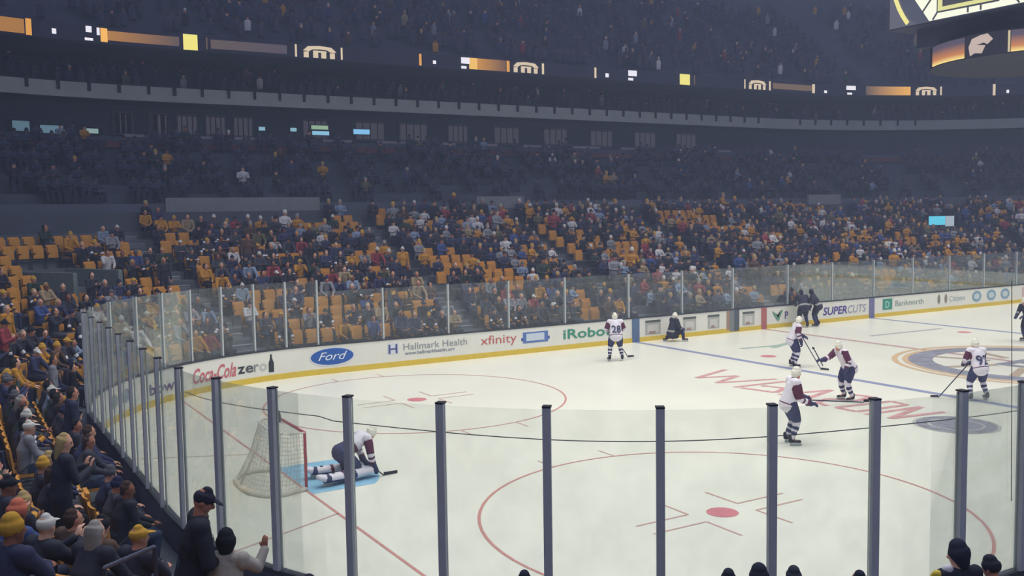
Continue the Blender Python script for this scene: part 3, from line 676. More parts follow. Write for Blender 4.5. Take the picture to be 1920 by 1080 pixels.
def body_prims(p, fingers=True, hk=1.0, curl=.6):
    B = head_prims(p)
    mid = (p.pelvis+p.chest)/2
    B.append(('torso', [(p.pelvis+Vector((0, 0, -.03)), .15, .11), (p.pelvis*.6+mid*.4, .145, .10), (mid, .135, .095), (p.chest, .165, .11), (p.chest*.35+p.neck*.65, .13, .08), (p.neck, .055, .055)], X1))
    for sh, el, wr, hd, ar, s in ((p.shl, p.ell, p.wrl, p.hdl, -1, -1), (p.shr, p.elr, p.wrr, p.hdr, 1, 1)):
        B.append(('arm', [(p.chest*.3+p.neck*.2+sh*.5, .05, .05), (sh, .048, .048), (sh*.5+el*.5, .044, .044), (el, .038, .038)], X1))
        B.append(('arm', [(el, .038, .038), (el*.6+wr*.4, .038, .038), (wr, .025, .025)], X1))
        if fingers: B += hand_prims(wr, hd, Vector((0, 0, 1)) if abs(hd.normalized().z) < .8 else Vector((0, -1, 0)), hk, curl, -s)
    for hp, kn, an, to in ((p.hpl, p.knl, p.anl, p.tol), (p.hpr, p.knr, p.anr, p.tor)):
        B.append(('leg', [(hp, .085, .085), (hp*.5+kn*.5, .072, .072), (kn, .055, .055)], X1))
        B.append(('leg', [(kn, .055, .055), (kn*.65+an*.35, .054, .054), (an, .035, .035)], X1))
        B.append(('foot', [(an+Vector((0, -.02, -.02)), .034, .03), (an*.4+to*.6, .042, .03), (to, .036, .022)], X1))
    return B
def cloth_prims(p, top=1.0, sleeve=1.0, pads=0.0, hem=.15):
    mid = (p.pelvis+p.chest)/2; A = []
    A.append(('torso', [(p.pelvis+(p.pelvis-mid)*hem, .185+pads*(.6 if hem < .3 else 1.1), .14+pads*(.4 if hem < .3 else 1.0)), (mid, .165+pads*.7, .125+pads*.5), (p.chest, .19+pads, .135+pads*.6), (p.chest*.35+p.neck*.65, .15+pads, .10+pads*.5), (p.neck, .066, .066)], X1))
    if pads > .04: A[0] = ('torso', [(p.pelvis+(p.pelvis-mid)*hem, .262, .21), (p.pelvis, .25, .20), (mid, .225, .175), (p.chest, .235, .165), (p.chest*.35+p.neck*.65, .20, .13), (p.neck, .07, .07)], X1)
    for sh, el, wr in ((p.shl, p.ell, p.wrl), (p.shr, p.elr, p.wrr)):
        A.append(('yoke', [(p.neck+Vector((0, 0, -.035)), .07+pads*.4, .055+pads*.3), (p.neck*.5+sh*.5+Vector((0, 0, .0)), .085+pads*.5, .07+pads*.4), (sh, .08+pads*.5, .08+pads*.5)], Vector((0, 1, 0))))
        e2 = el*(1-sleeve)+wr*sleeve if sleeve < 1 else wr
        A.append(('upper', [(p.chest*.3+p.neck*.2+sh*.5, .088+pads*.5, .088+pads*.5), (sh, .086+pads*.6, .086+pads*.6), (sh*.7+el*.3, .074+pads*.6, .074+pads*.6), (el, .058+pads*.6, .058+pads*.6)], X1)); A.append(('upper', [(sh+Vector((0, 0, .012)), .082+pads*.5, .082+pads*.5), (sh+Vector((0, 0, -.03)), .082+pads*.5, .082+pads*.5)], X1))
        if sleeve > .05: A.append(('lower', [(el, .056+pads*.6, .056+pads*.6), (e2, .042+pads*.6, .042+pads*.6)], X1))
    return A
def pants_prims(p, short=1.0, pads=0.0):
    A = [('hips', [(p.pelvis+Vector((0, 0, .10 if short else .0)), .165+pads*.4, .125+pads*.4), (p.pelvis, .175+pads, .135+pads), (p.pelvis+(p.hpl+p.hpr-2*p.pelvis)*.5+Vector((0, 0, -.04)), .16+pads, .12+pads)], X1)]
    for hp, kn, an, to in ((p.hpl, p.knl, p.anl, p.tol), (p.hpr, p.knr, p.anr, p.tor)):
        A.append(('thigh', [(hp, .105+pads, .105+pads), (hp*.5+kn*.5, .09+pads*1.1, .09+pads*1.1), (kn if short >= 1 else kn*.86+hp*.14, .074+pads*.8, .074+pads*.8)], X1))
        if short >= 1: A.append(('shin', [(kn, .07, .07), (an+Vector((0, 0, .03)), .055, .055)], X1))
    for kn, an, to in ((p.knl, p.anl, p.tol), (p.knr, p.anr, p.tor)): pass
    return A
def shoe_prims(p): 
    A = []
    for an, to in ((p.anl, p.tol), (p.anr, p.tor)): A.append(('shoe', [(an+Vector((0, -.03, -.015)), .045, .04), (an*.4+to*.6, .05, .04), (to, .042, .03)], X1))
    return A
def face_paint(p):
    H = head_mat(p).inverted(); c0 = p.head
    def f(tg, t, c):
        if tg not in ('head', 'nose'): return 0
        q = H@(Vector(c)-c0)
        if q.y > .05 and abs(abs(q.x)-.032) < .014 and abs(q.z-.012) < .011: return 1
        if q.y > .05 and abs(q.x) < .028 and abs(q.z+.062) < .009: return 2
        return 0
    return f
# hair and hats, made round the origin of the head, facing +y
def hair_mesh(kind, mats=None):
    z = X1
    if kind == 'short': pr = [('h', [((0, -.03, .078), .062, .075), ((0, -.028, .05), .085, .094), ((0, -.045, .0), .084, .078), ((0, -.058, -.045), .066, .048)], z)]
    elif kind == 'long': pr = [('h', [((0, -.028, .088), .052, .066), ((0, -.028, .05), .088, .096), ((0, -.05, -.0), .092, .078), ((0, -.062, -.10), .090, .05), ((0, -.06, -.20), .078, .04)], z)]
    elif kind == 'curly': pr = [('h', [((0, -.03, .095), .092, .095), ((0, -.03, .05), .118, .12), ((0, -.05, -.01), .12, .10), ((0, -.06, -.08), .09, .06)], z)]
    elif kind == 'cap': pr = [('h', [((0, -.012, .10), .045, .055), ((0, -.010, .07), .082, .095), ((0, -.012, .035), .088, .102)], z), ('b', [((0, .07, .045), .06, .012), ((0, .12, .038), .062, .010), ((0, .165, .03), .045, .008)], z)]
    elif kind == 'beanie': pr = [('h', [((0, -.018, .092), .068, .078), ((0, -.014, .06), .09, .104), ((0, -.02, .03), .092, .106)], z)]
    elif kind == 'helmet': pr = [('h', [((0, -.01, .10), .078, .095), ((0, -.01, .07), .10, .122), ((0, -.015, .04), .108, .128), ((0, -.035, -.005), .108, .11), ((0, -.055, -.04), .095, .075)], z), ('e', [((-.1, -.01, .02), .015, .03), ((-.1, -.005, -.03), .013, .025)], z), ('e', [((.1, -.01, .02), .015, .03), ((.1, -.005, -.03), .013, .025)], z)]
    return remeshed('headwear_'+kind, pr, mats or [HAIRM], .010 if kind != 'curly' else .014)
HAIR = {k: hair_mesh(k) for k in ('short', 'long', 'curly', 'cap', 'beanie')}
HELM = hair_mesh('helmet', [M['palehelm']])
def put(mesh, name, root, p=None, col=None, shift=(0, 0, 0)):
    o = link(name, mesh, root)
    if p is not None: o.matrix_local = Matrix.Translation(p.head+Vector(shift)) @ head_mat(p).to_4x4()
    if col: o.color = (*lin(col), 1)
    return o
def seated(lean=.1, arms='lap', look=(0, 0), w=1.0):
    ny = -.10+lean*.45
    k = dict(shl=(-.185*w, ny+.01, 1.02), shr=(.185*w, ny+.01, 1.02), hpl=(-.09, -.06, .50), hpr=(.09, -.06, .50), knl=(-.13, .38, .51), knr=(.13, .38, .51),
             anl=(-.13, .36, .10), anr=(.14, .33, .10), tol=(-.15, .50, .035), tor=(.16, .47, .035))
    A = {'lap': ((.24, .02, .77), (.10, .24, .66), (-.5, 1, -.1)), 'knees': ((.26, .16, .74), (.15, .38, .63), (-.2, 1, -.3)),
         'crossed': ((.23, .08, .80), (.04, .22, .83), (-1, .2, .1)), 'face': ((.23, .15, .84), (.09, .19, 1.04), (-.4, .1, 1)),
         'raise': ((.30, .08, 1.16), (.27, .16, 1.40), (0, .1, 1)), 'clap': ((.22, .12, .84), (.05, .30, .98), (0, .5, 1))}
    al, ar = arms if isinstance(arms, tuple) else (arms, arms)
    for s, nm, q in ((-1, 'l', A[al]), (1, 'r', A[ar])):
        k['el'+nm] = (s*q[0][0], q[0][1]+lean*.2, q[0][2]); k['wr'+nm] = (s*q[1][0], q[1][1]+lean*.2, q[1][2]); k['hd'+nm] = (s*q[2][0], q[2][1], q[2][2])
    return Pose((0, -.10, .52), (0, -.12+lean*.25, .84), (0, ny+.01, 1.06), (0, ny+.05, 1.205), look, **k)
def standing(lean=.0, arms='down', look=(0, 0), w=1.0):
    k = dict(shl=(-.195*w, lean*.4, 1.43), shr=(.195*w, lean*.4, 1.43), hpl=(-.09, 0, .92), hpr=(.09, 0, .92), knl=(-.11, .02, .50), knr=(.12, .03, .50),
             anl=(-.12, -.03, .09), anr=(.13, -.02, .09), tol=(-.14, .12, .035), tor=(.16, .13, .035))
    A = {'down': ((.25, 0, 1.14), (.26, .06, .88), (0, .15, -1)), 'folded': ((.27, .06, 1.13), (.03, .26, 1.12), (-1, .1, -.1)), 'phone': ((.25, .08, 1.16), (.10, .30, 1.26), (-.2, .4, 1)),
         'raise': ((.34, .12, 1.50), (.36, .20, 1.76), (0, .1, 1)), 'pocket': ((.28, -.05, 1.14), (.20, .08, .95), (-.3, .3, -1)), 'rest': ((.27, .16, 1.14), (.22, .38, 1.08), (-.2, 1, -.2))}
    al, ar = arms if isinstance(arms, tuple) else (arms, arms)
    for s, nm, q in ((-1, 'l', A[al]), (1, 'r', A[ar])):
        k['el'+nm] = (s*q[0][0], q[0][1]+lean*.4, q[0][2]); k['wr'+nm] = (s*q[1][0], q[1][1]+lean*.4, q[1][2]); k['hd'+nm] = (s*q[2][0], q[2][1], q[2][2])
    return Pose((0, 0, .97), (0, lean*.25, 1.26), (0, lean*.42, 1.475), (0, lean*.5+.03, 1.625), look, **k)
VX = .017
def jersey_paint(tg, t, c):
    if tg == 'torso': return 1 if t < .07 or .13 < t < .17 else 0
    if tg == 'lower': return 1 if .35 < t < .75 else 0
    if tg == 'upper': return 2 if .75 < t < .95 else 0
    return 0
class Fan:
    def __init__(s, name, p, vox=VX, curl=.6, pads=0.0, sleeve=1.0):
        s.p = p; s.body = remeshed('body', body_prims(p, True, 1.05, curl), [SKINM, M['eye'], M['lip']], vox, face_paint(p), 3)
        s.jacket = remeshed('jacket', cloth_prims(p, pads=pads, sleeve=sleeve), [CLOTH], vox, None, 3)
        s.jersey = remeshed('jersey', cloth_prims(p), [M['blackcloth'], M['gold'], M['white']], vox, jersey_paint, 3)
        s.pants = remeshed('trousers', pants_prims(p), [CLOTH], vox, None, 3)
        s.shoes = remeshed('shoes', shoe_prims(p), [M['black']], vox, None, 2)
FANS = [Fan('a', seated(.1, 'lap')), Fan('b', seated(.35, 'knees', (.2, -.1))), Fan('c', seated(0, 'crossed', (-.3, 0))), Fan('d', seated(.15, ('lap', 'face'), (.1, -.15))),
        Fan('e', seated(.05, 'clap', (.35, 0))), Fan('f', seated(.2, ('knees', 'lap'), (-.6, -.2))), Fan('g', seated(-.05, ('lap', 'crossed'), (.7, .05)))]
STAND = [Fan('s', standing(.05, 'down')), Fan('t', standing(.1, 'phone', (-.3, -.2)))]
SKINS = ['c98f78', 'd9a48a', 'b97f68', 'e0b098', '8f5f4a', 'cf9a80']
GARM = [('black', '353846'), ('dark navy', '383d58'), ('navy', '3e4568'), ('charcoal', '484a56'), ('black', '30323e'), ('gold', 'c08a34'), ('grey', '8b8e98'), ('white', 'cfcdd2'), ('dark green', '35453f'), ('red', '96434c'),
        ('pale blue', '8697b4'), ('brown', '5d4a42'), ('blue', '42568f'), ('olive', '6c6a52'), ('tan', 'a08e74')]
HCOL = [('brown', '4a3a34'), ('black', '25252c'), ('blond', 'b09a6c'), ('grey', '9a9894'), ('dark', '33302f')]
CAPC = [('black', '25262f'), ('gold', 'c79a3c'), ('grey', '5c5e68'), ('navy', '2c3354'), ('white', 'd0d0cc')]
def rand_look(r):
    g = GARM[int(r.choice(len(GARM), p=np.array([14, 11, 9, 9, 12, 7, 6, 5, 3, 3, 3, 3, 3, 2, 2])/92))]
    jer = r.random() < .2; u = r.random()
    if u < .42: hk, (hn, hc) = 'short', HCOL[r.integers(5)]; hd = hn+' short hair'
    elif u < .62: hk, (hn, hc) = 'long', HCOL[r.integers(5)]; hd = hn+' long hair'
    elif u < .86: hk, (hn, hc) = 'cap', CAPC[r.integers(5)]; hd = hn+' cap'
    else: hk, (hn, hc) = 'beanie', CAPC[r.integers(5)]; hd = hn+' knit hat'
    return g, jer, hk, hc, hd
def make_fan(F, loc, rz, look, skin, pant, label=None, group=None, scale=1.0, name='spectator'):
    g, jer, hk, hc, hd = look
    o = bpy.data.objects.new(name, F.body); COL.objects.link(o); o.location = loc; o.rotation_euler = (0, 0, rz); o.scale = (scale,)*3
    o.color = (*lin(skin), 1)
    j = bpy.data.objects.new('jersey' if jer else 'jacket', F.jersey if jer else F.jacket); COL.objects.link(j); j.parent = o
    if not jer: j.color = (*lin(g[1]), 1)
    t = bpy.data.objects.new('trousers', F.pants); COL.objects.link(t); t.parent = o; t.color = (*lin(pant), 1)
    s = bpy.data.objects.new('shoes', F.shoes); COL.objects.link(s); s.parent = o
    h = bpy.data.objects.new({'cap': 'cap', 'beanie': 'knit_hat'}.get(hk, 'hair'), HAIR[hk]); COL.objects.link(h); h.parent = o; h.color = (*lin(hc), 1)
    h.matrix_local = Matrix.Translation(F.p.head) @ head_mat(F.p).to_4x4()
    tag(o, label, 'person', group); return o
def face_in(s): return heading(s)+math.pi-math.pi/2

# ---- seat: pan, backrest, frame
def seat_meshes(folded):
    b = MB()
    for x0, x1, y, z0, z1 in ((-.22, .22, -.30, .50, .92),):
        n = 6; vs = []; fs = []
        for i in range(n+1):
            x = x0+(x1-x0)*i/n; c = .03*(1-(2*i/n-1)**2)
            for dy, z in ((0, z0), (.035, z0), (.035-.05, z1), (-.05, z1)): vs.append((x, y+dy-c, z))
        for i in range(n):
            for k in range(4): fs.append((4*i+k, 4*i+(k+1) % 4, 4*i+4+(k+1) % 4, 4*i+4+k))
        fs += [(3, 2, 1, 0), (4*n, 4*n+1, 4*n+2, 4*n+3)]; b.add(vs, fs, M['seat'])
    back = b.mesh('seat_back')
    b = MB()
    if folded: b.hexa([(-.21, -.25, .42), (.21, -.25, .42), (.21, -.20, .42), (-.21, -.20, .42), (-.21, -.28, .84), (.21, -.28, .84), (.21, -.22, .84), (-.21, -.22, .84)], M['seat'])
    else: b.box((0, -.04, .425), (.42, .42, .05), M['seat'])
    pan = b.mesh('seat_pan')
    b = MB()
    for s in (-1, 1): b.tube([(s*.25, -.27, 0), (s*.25, -.27, .45), (s*.25, -.05, .62), (s*.25, .05, .62)], .018, M['seatframe'], 6)
    b.tube([(-.25, -.26, .40), (.25, -.26, .40)], .016, M['seatframe'], 6); fr = b.mesh('seat_frame')
    return back, pan, fr
SEATM = {True: seat_meshes(True), False: seat_meshes(False)}
def make_seat(loc, rz, folded):
    e = empty('stadium_seat', loc, rz)
    for nm, me in zip(('seat_back', 'seat_pan', 'seat_frame'), SEATM[folded]):
        o = bpy.data.objects.new(nm, me); COL.objects.link(o); o.parent = e
    return e

# ---- which seats exist and who sits there
PORT = (30.9, 32.0)
AISLES = [6.9, 14.9, 23.2, 28.5, 33.8, 42.5, 51.0, 59.5, 68.0, 76.5, 83.0, 90.0]
def vn(s, D):
    return (math.sin(s*.55+D*.4)+math.sin(s*.23-D*.75+1.3)+math.sin(s*1.1+D*.9+4)+math.sin(s*.37+D*1.3+2.2))/4
SPECIAL_CLEAR = 8.6
seats = []
for k, (D, z) in enumerate(ROWS):
    s = -2.0
    while s < 92:
        mid = P(s, D); nxt = P(s+.01, D); step = .58/(math.dist(mid, nxt)/.01)
        s += step
        if any(abs(s-a)*(.55/step) < .62 for a in AISLES): continue
        if PORT[0]-.1 < s < PORT[1]+.1 and 6 <= k <= 9: continue      # entry portal
        if (34.5 < s < 40.8 or 75 < s < 78.6) and k >= 13 or (22 < s < 33.8 and k >= 12): continue
        if abs(s-81.45) < .9 and 8 <= k <= 11: continue
        if s < 12.2 and k < 2: continue                    # open gangway by the near corner
        x, y, d = proj(P(s, D, z+1.2))
        if d < 2 or x < -60 or x > 1990 or y > 1130 or y < 0: continue
        e = vn(s, D); pe = .08 if e < .08 else (.30 if e < .36 else .74)
        if 24 < s < 33.6 and k > 5: pe = min(.9, pe+.18)
        if s < 17: pe *= .35
        if s > 50: pe *= .8
        seats.append(dict(s=s, row=k, D=D, z=z, d=d, x=x, y=y, empty=RNG.random() < pe))
def secname(s): return 'near corner glass' if s < CUM[1] else 'left end glass' if s < CUM[2] else 'far left corner glass' if s < CUM[3] else 'far side glass' if s < CUM[4] else 'far right corner glass'
ROWN = ['front', 'second', 'third', 'fourth', 'fifth', 'sixth', 'seventh', 'eighth', 'ninth', 'tenth', 'eleventh', 'twelfth', 'thirteenth', 'fourteenth', 'fifteenth']
vis = [q for q in seats if -30 < q['x'] < 1945 and q['y'] < 1085 and q['d'] > 7]
vis.sort(key=lambda q: q['d'])
people = [q for q in vis if not q['empty'] and q['s'] > SPECIAL_CLEAR][:282]
pset = set(id(q) for q in people)
seat_ind = [q for q in vis if q['s'] > 7.4][:300]; sset = set(id(q) for q in seat_ind)
SPOTS = [(-.95, 2.44), (-.80, 2.15)]
orange_one = min(people, key=lambda q: math.hypot(q['x']-30, q['y']-955))
ctr = {}
for q in sorted(people, key=lambda q: (q['row'], q['s'])):
    key = (q['row'], secname(q['s'])); ctr[key] = ctr.get(key, 0)+1
    look = rand_look(RNG)
    if q['d'] < 19 and look[0][0] in ('gold', 'white', 'tan', 'red'): look = (GARM[(q['row']+int(q['s']*2)) % 5],)+look[1:]
    if q is orange_one: look = (GARM[12], False, 'beanie', 'd0745c', 'orange knit hat')
    F = FANS[RNG.integers(len(FANS))]; loc = P(q['s'], q['D'], q['z'])
    if RNG.random() < .06: F = STAND[RNG.integers(2)]
    lab = '%s fan, %s row behind %s, %s, %s' % (ordw(ctr[key]), ROWN[q['row']], key[1], 'striped jersey' if look[1] else look[0][0]+' jacket', look[4])
    if any(math.dist(loc[:2], p) < .75 for p in SPOTS): continue
    make_fan(F, loc, face_in(q['s'])+RNG.uniform(-.12, .12), look, SKINS[RNG.integers(6)], ['2f3348', '3d4a66', '2a2b34', '4a4d58'][RNG.integers(4)], lab, 'seated spectators behind the '+key[1], RNG.uniform(.94, 1.06))
ctr = {}
for q in sorted(seat_ind, key=lambda q: (q['row'], q['s'])):
    key = (q['row'], secname(q['s'])); ctr[key] = ctr.get(key, 0)+1
    e = make_seat(P(q['s'], q['D'], q['z']), face_in(q['s']), q['empty'] or q['s'] <= SPECIAL_CLEAR)
    tag(e, '%s gold seat along the %s row behind the %s, %s' % (ordw(ctr[key]), ROWN[q['row']], key[1], 'folded up empty' if q['empty'] else 'occupied'), 'seat', 'gold seats behind the '+key[1])

# ---- crowd too small to count: one object for people, one for seats
def lp_person(full=True):
    V, Fc, part = [], [], []
    def ringloft(st, n, tg):
        base = len(V)
        for c, rx, ry in st:
            for k in range(n):
                a = 2*math.pi*k/n+math.pi/n; V.append((c[0]+rx*math.cos(a), c[1]+ry*math.sin(a), c[2])); part.append(tg)
        for i in range(len(st)-1):
            for k in range(n): Fc.append((base+i*n+k, base+i*n+(k+1) % n, base+(i+1)*n+(k+1) % n, base+(i+1)*n+k))
        m = len(st)-1
        for k in range(1, n-1): Fc.append((base+m*n, base+m*n+k, base+m*n+k+1, base+m*n+k+1)[:4])
    if full:
        ringloft([((0, -.1, .42), .19, .14), ((0, -.08, .72), .17, .13), ((0, -.06, .95), .22, .14), ((0, -.05, 1.06), .12, .09)], 8, 0)
        ringloft([((0, -.03, 1.02), .05, .05), ((0, 0, 1.11), .07, .075), ((0, 0, 1.19), .085, .10)], 7, 1)
        ringloft([((0, -.01, 1.19), .088, .103), ((0, -.015, 1.27), .08, .09), ((0, -.015, 1.33), .04, .045)], 7, 2)
        for s in (-1, 1):
            b0 = len(V)
            for c in ((s*.11, -.05, .50), (s*.13, .40, .50), (s*.13, .42, .08)):
                for dx, dz in ((-.07, -.07), (.07, -.07), (.07, .07), (-.07, .07)): V.append((c[0]+dx, c[1]+(dz if c[2] < .2 else 0), c[2]+(0 if c[2] < .2 else dz))); part.append(3)
            for i in range(2):
                for k in range(4): Fc.append((b0+4*i+k, b0+4*i+(k+1) % 4, b0+4*i+4+(k+1) % 4, b0+4*i+4+k))
            b0 = len(V)
            for j, c in enumerate(((s*.21, -.05, 1.0), (s*.26, .05, .78), (s*.10, .26, .74), (s*.07, .33, .75))):
                for a in range(4):
                    V.append((c[0]+.048*math.cos(a*math.pi/2), c[1]+.03*math.sin(a*math.pi/2), c[2]+.05*math.sin(a*math.pi/2))); part.append(0 if j < 3 else 1)
            for i in range(3):
                for k in range(4): Fc.append((b0+4*i+k, b0+4*i+(k+1) % 4, b0+4*i+4+(k+1) % 4, b0+4*i+4+k))
    else:
        ringloft([((0, -.1, .42), .19, .14), ((0, -.06, .95), .22, .14), ((0, -.05, 1.06), .10, .09)], 6, 0)
        ringloft([((0, -.02, 1.04), .06, .06), ((0, 0, 1.19), .085, .10)], 6, 1)
        ringloft([((0, -.01, 1.19), .088, .10), ((0, -.015, 1.30), .05, .06)], 6, 2)
    return np.array(V), Fc, np.array(part)
def build_cloud(name, items, matl):   # items: (template, loc, rz, scale, cols)
    Vs, Fs, Cs, off = [], [], [], 0
    for (V, Fc, part), loc, rz, sc, cols in items:
        c, s = math.cos(rz), math.sin(rz); A = V*sc
        Vs.append(np.stack([A[:, 0]*c-A[:, 1]*s+loc[0], A[:, 0]*s+A[:, 1]*c+loc[1], A[:, 2]+loc[2]], -1))
        Fs += [tuple(i+off for i in dict.fromkeys(f)) for f in Fc]; Cs.append(cols[part]); off += len(V)
    V = np.concatenate(Vs); Cc = np.concatenate(Cs)
    me = bpy.data.meshes.new(name); me.from_pydata(V.tolist(), [], Fs)
    at = me.attributes.new('col', 'FLOAT_COLOR', 'POINT'); at.data.foreach_set('color', np.c_[Cc, np.ones(len(Cc))].ravel().astype(np.float32))
    me.materials.append(matl); me.update(); return link(name, me)
TF, TL = lp_person(True), lp_person(False)
def cols_for(r, dim=False):
    g, jer, hk, hc, hd = rand_look(r)
    top = lin(g[1])
    return np.array([top, lin(SKINS[r.integers(6)]), lin(hc), lin('2f3348')])
items = []; seatitems = []
for q in seats:
    if id(q) in pset: continue
    loc = P(q['s'], q['D'], q['z']); rz = face_in(q['s'])
    if q['empty']:
        if id(q) not in sset: seatitems.append((loc, rz))
    elif q['s'] > SPECIAL_CLEAR:
        items.append((TF, loc, rz+RNG.uniform(-.5, .5), RNG.uniform(.9, 1.1)*(1.0 if RNG.random() > .08 else 1.25), cols_for(RNG)))
def tier(rows, s0, s1, fill, ymin, tmpl, pale):   # pale: share kept at full colour, the rest darkened to imitate dim light
    for D, z in rows:
        s = s0
        while s < s1:
            a = P(s, D); bq = P(s+.01, D); s += .56/(math.dist(a, bq)/.01)
            if (s % 9.1) < .8 or RNG.random() > fill: continue
            x, y, d = proj(P(s, D, z+1.2))
            if d < 5 or x < -40 or x > 1960 or y < ymin: continue
            items.append((tmpl, P(s, D, z), face_in(s)+RNG.uniform(-.4, .4), RNG.uniform(.9, 1.1), cols_for(RNG) if RNG.random() < pale*.6 else DIMC))
DIMC = np.array([lin('41455a'), lin('6d5a58'), lin('2c2d38'), lin('2c2f40')])  # dim light of the upper tiers put into cloth, skin and hair colours
tier(CLUB, 24, 92, .5, -30, TF, .3)
tier(BAL, 24, 92, .6, -30, TL, .35)
tier(UP, 24, 92, .5, -25, TL, .3)
cw = build_cloud('distant_crowd', items, CROWD); tag(cw, 'distant mass of spectators filling the far tiers of the arena', 'crowd', None, 'stuff')
sv = np.array([(x, y, z) for x0, x1, y0, y1, z0, z1 in ((-.22, .22, -.33, -.27, .45, .92), (-.21, .21, -.26, -.18, .40, .80)) for z in (z0, z1) for x, y in ((x0, y0), (x1, y0), (x1, y1), (x0, y1))])
sf = [tuple(i+o_ for i in f) for o_ in (0, 8) for f in ((0, 3, 2, 1), (4, 5, 6, 7), (0, 1, 5, 4), (1, 2, 6, 5), (2, 3, 7, 6), (3, 0, 4, 7))]
Vs, Fs = [], []
for k, (loc, rz) in enumerate(seatitems):
    c, s = math.cos(rz), math.sin(rz); Vs.append(np.stack([sv[:, 0]*c-sv[:, 1]*s+loc[0], sv[:, 0]*s+sv[:, 1]*c+loc[1], sv[:, 2]+loc[2]], -1)); Fs += [tuple(i+16*k for i in f) for f in sf]
me = bpy.data.meshes.new('distant_seats'); me.from_pydata(np.concatenate(Vs).tolist(), [], Fs); me.materials.append(M['seat']); me.update()
tag(link('distant_seats', me), 'distant folded gold seats scattered empty among the far crowd', 'seats', None, 'stuff')

# aisle stairs and entry portal
for i, a in enumerate(AISLES):
    b = MB()
    for k, (D, z) in enumerate(ROWS[:-1]):
        w_ = .45*RR/(RR+D) if not (CUM[3] < a < CUM[4] or CUM[1] < a < CUM[2]) else .45
        b.seg(a-w_, a+w_, D+.12, D+.40, z+.005, z+.16, mat('stair', '#787d88', .85), .4); b.seg(a-w_, a+w_, D+.10, D+.14, z+.14, z+.165, mat('nosing', '#a3a9b4', .7), .4)
    tag(b.build('aisle_stairs'), None, kind='structure')
b = MB(); g_ = mat('portal_wall', '#6c7a7a', .85); Dp0, Dp1 = ROWS[6][0]-.45, ROWS[9][0]+.4
for a_ in PORT: b.seg(a_-.05, a_+.05, Dp0, Dp1, ROWS[6][1]-.3, ROWS[9][1]+.35, g_)
b.seg(PORT[0], PORT[1], Dp1, Dp1+.12, ROWS[6][1], ROWS[9][1]+.35, mat('portal_dark', '#5a6670', .9))
tag(b.build('entry_portal'), None, kind='structure')

# ---- people in the foreground
def lookof(garment, hair, hc, jer=False): return (('', garment), jer, hair, hc, '')
def dirz(dx, dy): return math.atan2(dy, dx)-math.pi/2
def floor_at(x, y):
    D = math.hypot(x-RR, y-RR)-RR; k = max(0, min(14, int(math.floor((D-.45)/.85)))); return ROWS[k][1]
def single(pose, x, y, face, garment, hair, hc, skin, pant, label, scale=1.0, z=None, jer=False, vox=.011, pads=0.0, sleeve=1.0):
    F = Fan('x', pose, vox, .5, pads, sleeve); zz = floor_at(x, y) if z is None else z
    o = make_fan(F, (x, y, zz), face, lookof(garment, hair, hc, jer), skin, pant, label, None, scale); return o, F
man, F = single(standing(.22, ('pocket', 'folded'), (-.1, -.45), 1.05), -1.02, 2.36, dirz(.85, -.15), '2a2c38', 'cap', '2b2c3c', 'b8806c', '3d4a66', 'person in black jacket and dark cap standing, looking down with forearm across waist', 1.05, pads=.02, sleeve=.2)
b = MB(); b.box((.06, .20, 1.30), (.10, .02, .035), M['grey']); b.box((.07, .19, 1.22), (.08, .02, .03), M['grey']); b.build('jacket_print', man)
gq = standing(.12, ('rest', 'raise'), (.1, .0), 1.0); gq.elr, gq.wrr = Vector((.33, .16, 1.30)), Vector((.37, .30, 1.47))
single(gq, -.76, 2.10, dirz(.60, .80), 'a9a5a0', 'curly', '22242c', '9a6a58', '33343f', 'person in pale grey top with bushy black hair seen from behind, one hand raised', .82, pads=.02)
single(standing(.1, 'down', (0, 0)), 3.61, -.10, dirz(.5, .85), '2a2c38', 'beanie', '2d3040', SKINS[0], '2f3348', 'dark knit hat at the bottom edge, left one of a touching pair', .85, z=.60)
single(standing(.1, 'down', (0, 0), 1.2), 3.88, -.24, dirz(.5, .85), '2a2c38', 'curly', '2a2d3e', SKINS[1], '2f3348', 'bushy dark head at the bottom edge, right one of a touching pair', .865, z=.60)
single(standing(.1, 'down', (0, 0)), 4.17, -.43, dirz(.5, .85), '2a2c38', 'beanie', '343a48', SKINS[2], '2f3348', 'dark knit hat at the bottom edge, between the fourth and fifth posts', .86, z=.60)
single(standing(.1, 'down', (0, 0)), 4.73, -.77, dirz(.4, .9), '2a2c38', 'short', '262a3c', SKINS[0], '2f3348', 'dark haired head low at the bottom edge, nearest left of the bushy-haired person', .84, z=.60)
single(standing(.1, 'down', (0, 0)), 1.86, .94, dirz(.6, .8), '2a2c38', 'short', '26293a', SKINS[1], '2f3348', 'dark haired head at the bottom edge, left of the middle post', .87, z=.60)
single(standing(.1, 'down', (0, 0)), -.17, 1.47, dirz(.6, .8), '2a2c38', 'short', '26293a', SKINS[1], '2f3348', 'top of a dark head at the bottom edge right of the leftmost thick post', .99, z=.60)
o, F = single(standing(.15, ('rest', 'rest'), (.5, -.2), 1.0), 4.62, -1.93, dirz(.3, .95), '2c2f3d', 'curly', '2e3142', SKINS[3], '2f3348', 'person with bushy dark hair and yellow and white scarf at the bottom right', .83)
link('scarf', remeshed('scarf', [('a', [((-.16, .04, 1.52), .06, .05), ((-.10, .10, 1.46), .06, .05), ((.02, .15, 1.40), .06, .05)], X1), ('b', [((-.26, .06, 1.46), .07, .05), ((-.30, .10, 1.36), .07, .05), ((-.30, .12, 1.22), .06, .04)], X1)], [M['white'], mat('scarf_yellow', '#d2b84a', .9)], .014, lambda tg, t, c: 1 if tg == 'b' else 0), o)
single(seated(.35, 'knees', (.3, -.3), 1.1), 5.35, -1.80, dirz(.2, 1), '2a2c38', 'beanie', '2c2e3c', SKINS[0], '2f3348', 'dark hooded person low in the bottom right corner', .86)
